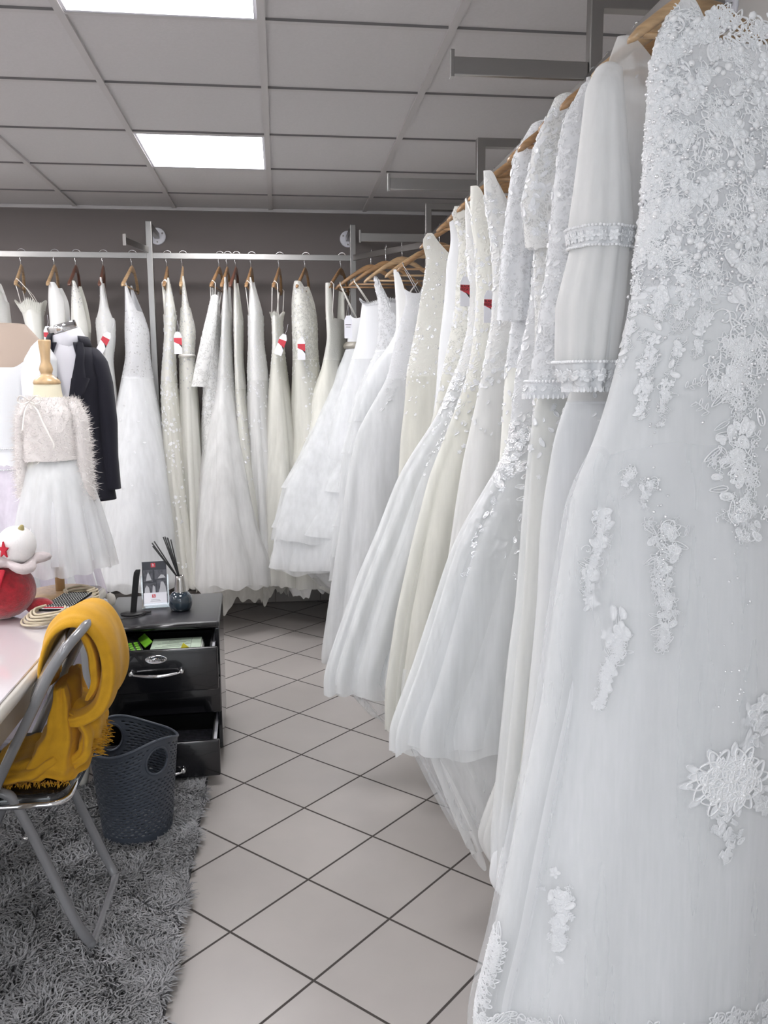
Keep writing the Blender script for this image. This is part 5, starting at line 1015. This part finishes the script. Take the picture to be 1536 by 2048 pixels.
def drawer(pull, z0, z1, hz, name='drawer'):
    dr = MB().box((0, -.009-pull, (z0+z1)/2), (W-.004, .020, z1-z0)).build(name, 'black', cab, bevel=.006)
    t = MB(); L = .38; y0 = -.0-pull; zz = z1-.05
    for s in (-1, 1): t.box((s*(W/2-.030), y0+L/2, (z0+zz)/2+.03), (.004, L, zz-z0+.02))
    t.box((0, y0+L/2, z0+.012), (W-.062, L, .003)); t.box((0, y0+L, (z0+z1)/2-.02), (W-.062, .004, z1-z0-.06))
    t.build('tray', 'black_matt', dr, smooth=False)
    s_ = MB()
    for s in (-1, 1): s_.box((s*(W/2-.022), y0+.19, zz+.015), (.010, .36, .012))
    s_.build('runner', 'card_white', dr, smooth=False)
    handle(dr, hz, -.018-pull); return dr
d1 = drawer(.135, .338, .502, .418)
d2 = drawer(.0, .196, .338, .325)
d3 = drawer(.225, .040, .178, .072)
# oval badge with script lettering
bd = MB().lathe([(0, 0), (1, 0), (1, .003), (.9, .006), (.86, .0045), (0, .0045)], (0, -.154, .468), 40, rot=Matrix.Rotation(PI/2, 3, 'X') @ Matrix.Diagonal((.040, .0165, 1)).to_3x3()).build('badge', 'chrome', d1)
text_mesh('Malibu', .020, 'lettering', 'ink', bd, Matrix.Translation((0, -.1592, .468)) @ Matrix.Rotation(PI/2, 4, 'X'), shear=.5)
cr = Matrix.Rotation(.035, 4, 'Z'); co = Vector((-.478, 3.19, 0))
def cw(x, y, z): return cr @ Vector((x, y, z))+co
# things inside the top drawer
calc = thing('calculator', 'black calculator with green keys lying in the open top drawer', 'calculator', cw(-.115, -.045, .484), .035+.35)
MB().box((0, 0, 0), (.10, .15, .010), Matrix.Rotation(.22, 3, 'X')).build('body', 'black_matt', calc, bevel=.003)
k_ = MB(); k2 = MB()
for i in range(4):
    for j in range(5):
        p = Matrix.Rotation(.22, 3, 'X') @ Vector((-.033+i*.022, -.055+j*.017, .0065)); (k2 if j == 0 else k_).box(p, (.015, .011, .004), Matrix.Rotation(.22, 3, 'X'))
k_.build('green_keys', 'green', calc, smooth=False, bevel=.001)
k2.build('pale_keys', 'card_white', calc, smooth=False, bevel=.001)
fl_ = MB().box((.07, .02, .012), (.035, .12, .004), Matrix.Rotation(-.6, 3, 'Y')).build('cover_flap', 'green', calc, smooth=False, bevel=.001)
for i in range(5):
    o = MB().box((0, 0, 0), (.20-.004*i, .135, .008)).build('booklet', 'paper_green' if i == 4 else 'paper', smooth=False, bevel=.001, loc=cw(.065+.003*(i % 2), -.045+.002*i, .452+.0085*i)); o.rotation_euler = (0, 0, .035+.03*math.sin(i*2.3))
    tag(o, ['white booklet at the bottom of the pile in the open drawer', 'second white booklet from the bottom of the drawer pile', 'white booklet in the middle of the drawer pile', 'white booklet just under the pale green topmost one', 'pale green printed booklet on top of the pile in the open drawer'][i], 'booklet', 'booklets in the top drawer')
    if i == 4:
        q = MB()
        for k in range(7): q.box((-.03+.02*(k % 3), -.045+.014*k, .0043), (.09-.01*(k % 2), .0015, .0005))
        q.box((.055, 0, .0043), (.001, .12, .0005)).build('print', 'ink', o, smooth=False)
o = MB().loft([[(0, 0, 0), (.036, 0, .002), (.012, .0, .024)], [(0, .001, 0), (.036, .001, .002), (.012, .001, .024)]]).build('sticky_note', 'yellow', smooth=False, loc=cw(.085, -.1225, .492)); o.rotation_euler = (0, 0, .035)
tag(o, 'small yellow sticky note corner poking out of the drawer', 'sticky note')
o = MB().box((0, 0, 0), (.34, .20, .006)).build('folder', 'grey_photo', smooth=False, bevel=.001, loc=cw(.01, -.09, .118)); tag(o, 'dark folder lying in the open bottom drawer', 'folder')

# ---- on the cabinet: reed diffuser, folded lamp, leaflet holder
CT = .5595
vs_ = thing('reed_diffuser', 'dark teal ceramic reed diffuser bottle with silver neck and black sticks on the cabinet', 'diffuser', (-.418, 3.385, CT))
MB().lathe([(0, 0), (.034, 0), (.041, .006), (.046, .022), (.047, .045), (.043, .060), (.033, .072), (.022, .078)], (0, 0, 0), 48).build('bottle', 'vase', vs_)
MB().lathe([(.0235, .0765), (.0225, .09), (.0185, .125), (.0175, .142), (.0162, .143), (.015, .12)], (0, 0, 0), 40, cap=False).build('neck', 'silver', vs_)
for x, z in ((-.098, .285), (-.090, .290), (-.096, .272), (-.062, .298), (-.055, .299), (-.044, .298), (-.04, .297), (-.025, .296)):
    MB().tube([(.006, 0, .03), (x*.12+.002, .03*.12*math.sin(x*80), .138), (x, .03*math.sin(x*80), z)], .0026, 8).build('stick', 'black_matt', vs_)
lp = thing('desk_lamp', 'slim black folded lamp with a round base on the cabinet, cable trailing left', 'lamp', (-.60, 3.345, CT), .1)
MB().lathe([(0, 0), (.048, 0), (.050, .003), (.048, .007), (.03, .010), (0, .0105)], (0, 0, 0), 40, sy=.75).build('base', 'black_matt', lp)
MB().loft([[(-.012+dx, -.005, .008), (.012+dx, -.005, .008), (.012+dx, .005, .008), (-.012+dx, .005, .008)] for dx in (0,)]+[[(-.012+dx, -.006, z), (.012+dx, -.006, z), (.012+dx, .006, z), (-.012+dx, .006, z)] for dx, z in ((.010, .09), (.018, .15), (.022, .170))]+[[(.018, -.005, .181), (.036, -.005, .181), (.036, .005, .181), (.018, .005, .181)]]).build('arm', 'black_matt', lp, bevel=.002, smooth=False)
cpts = smoothp([(.055, .0, .005), (.02, -.055, .003), (-.05, -.075, .003), (-.10, -.10, .004), (-.118, -.13, -.03), (-.118, -.14, -.16), (-.11, -.13, -.22), (-.125, -.13, -.32), (-.12, -.11, -.45), (-.12, -.05, -.545)], 8)
MB().tube(cpts, .0021, 8).build('cable', 'black_matt', lp)
MB().box((.058, .0, .006), (.022, .012, .009)).build('plug', 'black_matt', lp, bevel=.002)
hd = thing('leaflet_holder', 'clear acrylic holder with dark photo leaflet and white business cards', 'leaflet holder', (-.528, 3.455, CT), .14)
tl = Matrix.Rotation(-.22, 3, 'X')
a = MB(); a.box((0, .03, .062), (.112, .0025, .125), tl).box((0, -.025, .010), (.112, .003, .02), tl).box((0, .005, .0015), (.112, .07, .003))
a.build('stand', 'acrylic', hd, smooth=False, bevel=.0008)
lf = MB().box((0, .024, .094), (.098, .0015, .178), tl).build('leaflet', 'dark_print', hd, smooth=False)
def lf_rect(x, z, w, h, mat, nm, off=.0012, extra=None):
    m = MB(); P = [(x-w/2, z-h/2), (x+w/2, z-h/2), (x+w/2, z+h/2), (x-w/2, z+h/2)] if extra is None else extra
    m.add([tl @ Vector((px, -off, pz-.0))+Vector((0, .024, .094)) for px, pz in P], [tuple(range(len(P)))]); return m.build(nm, mat, lf, smooth=False)
for x, z, w, h in ((-.026, .030, .038, .050), (.024, .034, .048, .040), (-.02, -.022, .05, .046), (.028, -.018, .042, .060)): lf_rect(x, z, w, h, 'grey_photo', 'photo')
for pts in ([(-.035, .010), (-.012, .012), (-.020, .035), (-.025, .046), (-.030, .035)], [(.012, .018), (.044, .020), (.036, .032), (.026, .034)],
            [(-.042, -.042), (-.02, -.042), (-.024, -.018), (-.032, -.008), (-.04, -.02)], [(-.012, -.042), (.002, -.042), (.0, -.015), (-.008, -.008)], [(.012, -.046), (.046, -.044), (.042, -.015), (.034, .004), (.024, .004), (.02, -.02)]):
    lf_rect(0, 0, 0, 0, 'photo_light', 'photo_figure', .0016, pts)
lf_rect(-.004, .074, .018, .018, 'card_red', 'logo_square')
text_mesh('h', .019, 'logo_letter', 'card_white', lf, Matrix.Translation(Vector((0, .024, .094))+tl @ Vector((-.004, -.0014, .074))) @ tl.to_4x4() @ Matrix.Rotation(PI/2, 4, 'X'))
t2l = Matrix.Rotation(-.62, 3, 'X')
bc = MB().box((0, -.006, .032), (.092, .008, .056), t2l).build('business_cards', 'card_white', hd, smooth=False)
for x, z, w, h, mt in ((-.006, .013, .014, .014, 'card_red'), (.0, -.004, .034, .0012, 'dark_print'), (.0, -.010, .04, .0012, 'dark_print')):
    MB().add([t2l @ Vector((x+a_*w/2, -.0044, z+b_*h/2))+Vector((0, -.006, .032)) for a_, b_ in ((-1, -1), (1, -1), (1, 1), (-1, 1))], [(0, 1, 2, 3)]).build('logo_square' if mt == 'card_red' else 'printed_line', mt, bc, smooth=False)
text_mesh('h', .015, 'logo_letter', 'card_white', bc, Matrix.Translation(Vector((0, -.006, .032))+t2l @ Vector((-.006, -.0048, .013))) @ t2l.to_4x4() @ Matrix.Rotation(PI/2, 4, 'X'))
# cable coil on the rug behind the basket
o = MB().tube([(.05*math.cos(a)*(1+.1*math.sin(3*a)), .035*math.sin(a), .004+.002*math.sin(5*a)) for a in np.linspace(0, 11, 60)], .0025, 8).build('power_cable', 'black_matt', loc=(-.64, 2.74, .038)); tag(o, 'thin black cable coiled on the rug behind the basket', 'cable')

# ================================================================== DESK CLUTTER
DT = .7505
pl = thing('plush_toy', 'round red plush toy with white head, red star and grey fur collar on desk', 'plush toy', (-.872, 2.645, DT))
def furry(q, s=60, a=.004): return q*(1+a*15*(.5*math.sin(q.x*s+3*math.sin(q.z*s*.7))*math.sin(q.y*s*1.1+q.z*40)))
MB().ball((0, 0, .088), .098, 48, 32, (1.08, 1.0, .92), fn=lambda q: furry(q, 110, .0015)).build('body', 'red_fur', pl)
MB().ball((.066, -.02, .232), .056, 40, 26, (1.02, .95, 1.05)).build('head', 'white_fur', pl)
MB().ball((.016, -.05, .214), .018, 16, 10).build('muzzle', 'white_fur', pl)
MB().ball((.012, -.03, .245), .03, 16, 12, (.5, .7, 1.25), rot=Matrix.Rotation(-.5, 3, 'Y')).build('ear', 'pink_fur', pl)
pts = [(.026*(1 if k % 2 == 0 else .42)*math.sin(k*PI/5), .026*(1 if k % 2 == 0 else .42)*math.cos(k*PI/5)) for k in range(10)]
rt = Matrix.Rotation(-.45, 3, 'Z')
st = MB(); st.loft([[rt @ Vector((x*.75, 0, z))+Vector((.046, -.0705, .226)) for x, z in pts], [rt @ Vector((x*.75, -.006, z))+Vector((.046, -.0705, .226)) for x, z in pts]]).build('star', 'red', pl, smooth=False)
MB().ball((.083, -.035, .272), .026, 16, 12, (.42, .35, 1.0), rot=Matrix.Rotation(.35, 3, 'Y')).build('gold_patch', 'gold', pl)
col = MB(); rings = []
for i in range(37):
    a = 2*PI*i/36; R0 = .066+.016*math.sin(5*a)+.006*math.sin(9*a); c0 = Vector((.05+R0*math.cos(a), -.01+R0*math.sin(a)*.85, .176+.012*math.sin(3*a+1)))
    rings.append([c0+Vector((math.cos(a)*.028*math.cos(b_), math.sin(a)*.028*math.cos(b_), .016*math.sin(b_))) for b_ in np.linspace(0, 2*PI, 10, endpoint=False)])
col.loft(rings, cap=False).build('fur_collar', 'pink_fur', pl)
MB().tube(smoothp([(.03, -.078, .165), (.028, -.098, .145), (.022, -.104, .12)], 6), .017, 12, flat=.4).build('ribbon_tab', 'red', pl)
MB().ball((.012, -.105, .100), .020, 18, 12, (1, .8, .85)).build('white_pompom', 'white_fur', pl)
MB().ball((.110, .02, .028), .036, 20, 12, (1.2, .8, .75)).build('foot', 'red_fur', pl)
# stack of flat pouches with cord handles
for i in range(4):
    lab = ['flat dotted pouch at the bottom of the stack, its end hanging over the desk edge', 'cream flat pouch second from the bottom of the corded stack', 'grey flat pouch second from the top of the corded stack', 'black flat pouch with white dots and a red label patch, topmost of the stack'][i]
    az = 1.30+.05*i
    t = thing('gift_pouch', lab, 'pouch', (-.698+.003*i, 2.690+.003*i, DT+.0035+.0085*i), az, 'flat pouches with cord handles')
    MB().box((0, 0, .003), (.215, .092, .006)).build('pouch', ['pouch_black', 'cord', 'pink_fur', 'pouch_black'][i], t, bevel=.002)
    if i in (0, 3):
        dt = MB()
        for a in range(23):
            for b_ in range(11): dt.box((-.078+.0078*a, -.042+.0083*b_+.002*(a % 2), .0063), (.0042, .0022, .0006))
        dt.build('white_dots', 'paper', t, smooth=False)
    if i == 3:
        MB().box((-.094, 0, .0064), (.024, .080, .001)).build('white_border', 'card_white', t, smooth=False)
        MB().box((-.094, 0, .0072), (.014, .066, .001)).build('red_patch', 'red', t, smooth=False)
    for s in (-1, 1):
        rr = random.Random(i*7+s)
        q = smoothp([(s*.10, -.038, .007), (s*(.135+.01*rr.random()), -.050, .006), (s*(.175+.02*rr.random()), -.02+.01*s, .004+.006*rr.random()), (s*(.180+.015*rr.random()), .025, .005), (s*.135, .055, .008), (s*.09, .035, .008)], 8)
        MB().tube(q, .0034, 8).build('cord_handle', 'cord', t)
        q = [(p[0]*.93+s*.004, p[1]*.85, p[2]+.005) for p in q]; MB().tube(q, .0034, 8).build('cord_handle', 'cord', t)

# ================================================================== DRESS FORMS
def form_secs(zs): return [(z, 0, a, 0, b) for z, a, b in zs]
# child form with turned finial on the desk
cfm = thing('child_dress_form', 'small cream dress form with a turned wooden finial standing on the desk', 'dress form', (-.767, 2.935, DT))
MB().lathe([(0, 0), (.106, 0), (.110, .005), (.106, .011), (.05, .013), (0, .013)], (0, 0, 0), 48).build('base', 'form_wood', cfm)
MB().lathe([(0, .012), (.0155, .012), (.0155, .33), (0, .33)], (0, 0, 0), 24).build('pole', 'form_wood', cfm)
MB().lathe([(0, .862), (.0195, .862), (.020, .856), (.0155, .81), (.0145, .79), (.020, .775), (.022, .765), (.019, .755), (.017, .75), (.026, .742), (.041, .730), (.044, .722), (.042, .716), (0, .716)], (0, 0, 0), 40).build('finial', 'form_wood', cfm)
Sf = Surf(form_secs([(.718, .042, .040), (.68, .046, .043), (.65, .056, .05), (.63, .068, .056), (.60, .080, .062), (.50, .084, .07), (.42, .082, .07), (.33, .09, .072)]), 1, 3, 0, smooth=2)
P, c = Sf.mesh(.718, .33, rows=30, cols=48); MB().grid(P).build('torso', 'form_cream', cfm)
cd_ = thing('fluffy_cardigan', 'short fluffy ivory cardigan with a satin ribbon on the child dress form', 'cardigan', (-.762, 2.935, DT+.008), 0)
Sc = Surf(form_secs([(.668, .050, .048), (.645, .066, .060), (.62, .084, .072), (.58, .092, .08), (.50, .096, .088), (.455, .098, .09)]), 3, 5, .003, zf=(.6, .45), smooth=2)
P, c = Sc.mesh(.666, .458, rows=26, cols=60, hem=.003); MB().grid(P).build('body', 'fluffy', cd_)
fz = []
def fuzz(P, n, seed, L=.009):
    r = np.random.RandomState(seed); R_0, C_0 = P.shape[:2]; i = r.randint(0, R_0-1, n); j = r.randint(0, C_0, n); f, g_ = r.rand(n, 1), r.rand(n, 1)
    a = P[i, j]; b_ = P[i, (j+1) % C_0]; c_ = P[i+1, j]; q = a+(b_-a)*f+(c_-a)*g_
    nn = np.cross(b_-a, c_-a); nn /= np.linalg.norm(nn, axis=1, keepdims=True)+1e-9
    cen = P.mean((0, 1)); sgn = np.sign(((q-cen)*nn).sum(1, keepdims=True)); nn = nn*sgn
    d = nn+r.randn(n, 3)*.6; d[:, 2] -= .2; L_ = (L*(.4+r.rand(n, 1)))
    s = r.randn(n, 3); s -= nn*(s*nn).sum(1, keepdims=True); s /= np.linalg.norm(s, axis=1, keepdims=True); w = .0006
    m1 = q+d*L_*.6; m2 = m1+(d+r.randn(n, 3)*.7)*L_*.5
    V = np.stack([q-s*w, q+s*w, m1-s*w, m1+s*w, m2], 1).reshape(-1, 3); k = np.arange(n)[:, None]*5
    return V, np.concatenate([k+np.array([[0, 1, 3, 2]])]).tolist()+(k+np.array([[2, 3, 4]])).tolist()
V, F = fuzz(P, 7000, 1); o = MB().add(V.tolist(), F).build('fuzz', 'fluffy', cd_); o['kind'] = 'stuff'
for nm, secs in (('right', [(.64, .076, .022, 0, .034), (.60, .092, .027, -.004, .038), (.50, .098, .028, -.012, .038), (.40, .104, .027, -.02, .036), (.318, .106, .025, -.026, .033)]), ('left', [(.64, -.074, .022, 0, .034), (.60, -.088, .025, .0, .036), (.50, -.092, .025, -.01, .036), (.40, -.092, .024, -.02, .034), (.335, -.090, .023, -.026, .032)])):
    Ss = Surf(secs, 4, 5, .003, zf=(.6, .3), smooth=2); P, c = Ss.mesh(.64, min(q[0] for q in secs), rows=24, cols=32)
    top = P[0]; cen = top.mean(0); cap = [cen+(top-cen)*k+np.array([0, 0, .016*(1-k*k)]) for k in (.02, .5, .8)]; P = np.concatenate([np.stack(cap), P])
    sl_ = MB().grid(P).build('sleeve', 'fluffy', cd_)
    V, F = fuzz(P, 4500, 5); o = MB().add(V.tolist(), F).build('fuzz', 'fluffy', sl_); o['kind'] = 'stuff'
rb = MB(); q = smoothp([(-.045, -.062, .655), (-.02, -.078, .625), (.005, -.094, .57), (.028, -.098, .52), (.03, -.100, .50)], 6)
rb.tube(q, .004, 8, flat=.35); q2 = smoothp([(-.045, -.062, .655), (-.06, -.078, .62), (-.068, -.09, .56)], 6); rb.tube(q2, .004, 8, flat=.35)
for s in (-1, 1): rb.tube(smoothp([(-.045, -.066, .655), (-.045+s*.025, -.076, .672), (-.045+s*.036, -.074, .655), (-.045+s*.02, -.074, .645), (-.045, -.066, .655)], 6), .0045, 8, flat=.4)
rb.build('ribbon', 'ribbon', cd_)
kd = thing('tulle_skirt', 'pale child tulle skirt hanging below the fluffy cardigan', 'skirt', (-.752, 2.935, DT))
secs = form_secs([(.50, .080, .06), (.46, .088, .075), (.40, .10, .10), (.30, .122, .125), (.18, .145, .145), (.09, .160, .16)])
Sk = Surf(secs, 9, 7, .022, zf=(.46, .1), smooth=3); P, c = Sk.mesh(.48, .13, rows=30, cols=150, hem=.006); MB().grid(P).build('lining', 'skirt_white', kd)
Sk = Surf(secs, 19, 9, .026, zf=(.46, .1), smooth=3, grow=1.08); P, c = Sk.mesh(.478, .095, rows=30, cols=180, hem=.01); MB().grid(P).build('tulle_layer', 'tulle_white', kd)
# adult-neck beige form with white satin dress, standing on the floor behind the desk
bf = thing('beige_dress_form', 'beige jersey dress form under the white satin short-sleeved dress at the left edge', 'dress form', (-1.09, 3.50, 0))
Sf = Surf(form_secs([(1.70, .11, .08), (1.66, .145, .09), (1.62, .175, .095), (1.59, .19, .095), (1.5, .142, .10), (1.3, .095, .085), (1.15, .10, .09)]), 1, 3, 0, smooth=3)
P, c = Sf.mesh(1.70, 1.15, rows=30, cols=48); MB().grid(P).loft([list(map(tuple, P[0]*[1, 1, 1])), [(x*.95, y*.95, 1.704) for x, y, z in P[0].tolist()]]).build('torso', 'form_beige', bf)
MB().lathe([(0, 0), (.16, 0), (.16, .012), (.03, .02), (.014, .03), (.014, 1.15), (0, 1.15)], (0, 0, 0), 40).build('stand', 'steel', bf)
wd = thing('flower_girl_dress', 'white satin short-sleeved dress with a lilac tulle skirt on the beige dress form', 'dress', (-1.09, 3.50, 0))
secs = form_secs([(1.62, .18, .098), (1.59, .195, .102), (1.5, .152, .107), (1.38, .12, .1), (1.22, .10, .092), (1.15, .105, .095), (1.0, .19, .17), (.75, .30, .27), (.5, .35, .30), (.2, .37, .32)])
Sd = Surf(secs, 21, 8, .03, zf=(1.2, .5), smooth=4)
add_cloth(Sd, 'bodice', 'satin_white', wd, lambda th: 1.535+.07*sstep(np.abs(np.cos(th)), .45, .95), 1.19, rows=24, cols=100)
add_cloth(Sd, 'skirt', 'satin_white', wd, 1.19, .16, rows=40, cols=180, hem=.008)
Sd2 = Surf(secs, 25, 10, .03, zf=(1.2, .5), smooth=4, grow=1.05); M['tulle_lilac'] = cloth('lilac tulle', (.78, .70, .80), trans=.4, alpha=.5, sheen=0, wrinkle=0)
add_cloth(Sd2, 'tulle_layer', 'tulle_lilac', wd, 1.18, .14, rows=40, cols=200, hem=.01)
th = np.linspace(0, 2*PI, 80, endpoint=False); MB().grid(np.stack([Sd.p(th, np.full(80, z))*np.array([g_, g_, 1]) for z, g_ in ((1.215, 1.03), (1.20, 1.06), (1.16, 1.06), (1.145, 1.03))])).build('sash', 'satin_white', wd)
lace_mesh(Sd, [('bead', t_, z_, 0, .008) for z_ in (1.222, 1.138) for t_ in np.linspace(0, 6.28, 90)], 1.5, .008).build('pearl_edging', 'sequin', wd)
for s in (1, -1):
    secs = [(1.615, s*.150, .042, 0, .06), (1.57, s*.158, .062, -.01, .085), (1.5, s*.150, .066, -.02, .098), (1.43, s*.150, .060, -.03, .095), (1.41, s*.150, .056, -.032, .09)]
    Ss = Surf(secs, 4, 6, .005, zf=(1.6, 1.4), smooth=3); P, c = Ss.mesh(1.615, 1.41, rows=24, cols=60); top = P[0]; cen = top.mean(0)
    cap = [cen+(top-cen)*k+np.array([0, 0, .03*(1-k*k)]) for k in (.02, .4, .75)]
    sl_ = MB().grid(np.concatenate([np.stack(cap), P])).build('sleeve', 'satin_white', wd)
    lace_mesh(Ss, [('bead', t_, 1.413, 0, .007) for t_ in np.linspace(0, 6.28, 50)], 1.4).build('pearl_edging', 'sequin', sl_)

# suit on a form with chrome neck cap
sf = thing('suit_form', 'tailor form with a tilted chrome neck cap wearing the navy jacket', 'dress form', (-.935, 3.98, 0))
tl = Matrix.Rotation(-.30, 3, 'Y') @ Matrix.Rotation(.12, 3, 'X')
MB().lathe([(0, 0), (.062, 0), (.064, .004), (.064, .034), (.061, .038), (0, .038)], (-.018, 0, 1.705), 48, rot=tl).build('neck_cap', 'chrome', sf)
MB().lathe([(.066, -.06), (.060, -.03), (.058, 0), (0, 0)], (-.016, 0, 1.706), 40, rot=tl).build('neck', 'form_cream', sf)
MB().lathe([(0, 0), (.15, 0), (.15, .012), (.03, .02), (.014, .03), (.014, 1.1), (0, 1.1)], (0, 0, 0), 40).build('stand', 'steel', sf)
Sf = Surf(form_secs([(1.655, .06, .06), (1.63, .09, .07), (1.60, .12, .08), (1.5, .125, .085), (1.3, .115, .08), (1.1, .12, .085)]), 1, 3, 0, smooth=3); P, c = Sf.mesh(1.655, 1.1, rows=26, cols=48); MB().grid(P).build('torso', 'form_cream', sf)
sh = thing('dress_shirt', 'white shirt collar showing above the navy jacket lapel', 'shirt', (-.935, 3.98, 0))
co_ = MB(); rings = []
for z, g_ in ((1.640, 1.28), (1.675, 1.14), (1.705, 1.08)):
    rings.append([tuple(tl @ Vector((.064*g_*math.cos(a), .064*g_*math.sin(a), z-1.705))+Vector((-.016, 0, 1.705))) for a in np.linspace(0, 2*PI, 40, endpoint=False)])
co_.loft(rings, cap=False).build('collar', 'card_white', sh, solid=.002)
Ss = Surf(form_secs([(1.66, .075, .066), (1.63, .10, .078), (1.60, .128, .088), (1.5, .132, .092), (1.3, .122, .088)]), 1, 3, 0, smooth=2); P, c = Ss.mesh(1.655, 1.3, rows=20, cols=48); MB().grid(P).build('front', 'card_white', sh)
jk = thing('suit_jacket', 'navy suit jacket with peaked lapel on the form with the chrome neck cap', 'jacket', (-.935, 3.98, 0))
secs = form_secs([(1.66, .082, .075), (1.635, .098, .09), (1.60, .122, .10), (1.5, .135, .105), (1.35, .130, .10), (1.22, .132, .10), (1.1, .15, .112), (.94, .168, .12)])
Sj = Surf(secs, 5, 4, .006, zf=(1.2, .94), smooth=3)
P, c = Sj.mesh(lambda th: 1.655-.0*th, .945, rows=50, cols=96, th0=-PI/2+.42, th1=1.5*PI-.42); MB().grid(P, False).build('body', 'navy', jk, solid=.004)
# fronts closing below the lapels
for s in (-1, 1):
    P = []
    for z in np.linspace(1.30, .96, 16):
        P.append([Sj.p(np.array(-PI/2+s*(.44-g_*.55)), np.array(z))+np.array([0, -.003*s-.002, 0]) for g_ in np.linspace(0, 1, 8)])
    MB().grid(np.array(P), False).build('front_panel', 'navy', jk, solid=.003)
    L = []
    for k, (z, t0, t1) in enumerate([(1.672, 1.05, .98), (1.66, .95, .68), (1.62, .85, .50), (1.56, .66, .34), (1.50, .66, .22), (1.497, .82, .2), (1.42, .55, .1), (1.34, .28, .03), (1.28, .08, .0)]):
        L.append([Sj.p(np.array(-PI/2+s*(t0+(t1-t0)*g_)), np.array(min(z, 1.655)))*np.array([1.03, 1.03, 1])+np.array([0, -.006, z-min(z, 1.655)]) for g_ in np.linspace(0, 1, 5)])
    MB().grid(np.array(L), False).build('lapel', 'navy', jk, solid=.003)
    secs = [(1.615, s*.100, .036, .01, .05), (1.58, s*.118, .044, .01, .06), (1.48, s*.140, .042, .01, .058), (1.3, s*.155, .040, .0, .052), (1.15, s*.156, .036, -.012, .046), (.99, s*.165, .034, -.02, .042)]
    Ss = Surf(secs, 4, 5, .004, zf=(1.5, 1.0), smooth=3); P, c = Ss.mesh(1.61, .995, rows=34, cols=48); top = P[0]; cen = top.mean(0)
    MB().grid(np.concatenate([np.stack([cen+(top-cen)*k+np.array([0, 0, .028*(1-k*k)]) for k in (.02, .4, .75)]), P])).build('sleeve', 'navy', jk)
# collar stand around the back of the neck
P = []
for z, g_ in ((1.65, 1.04), (1.675, 1.0), (1.688, .97), (1.672, 1.06), (1.645, 1.14)):
    P.append([np.array([.088*g_*math.cos(a), .078*g_*math.sin(a), z+.006*math.cos(a)*(-1)]) for a in np.linspace(-.9, PI+.9, 40)])
MB().grid(np.array(P), False).build('collar', 'navy', jk, solid=.002)
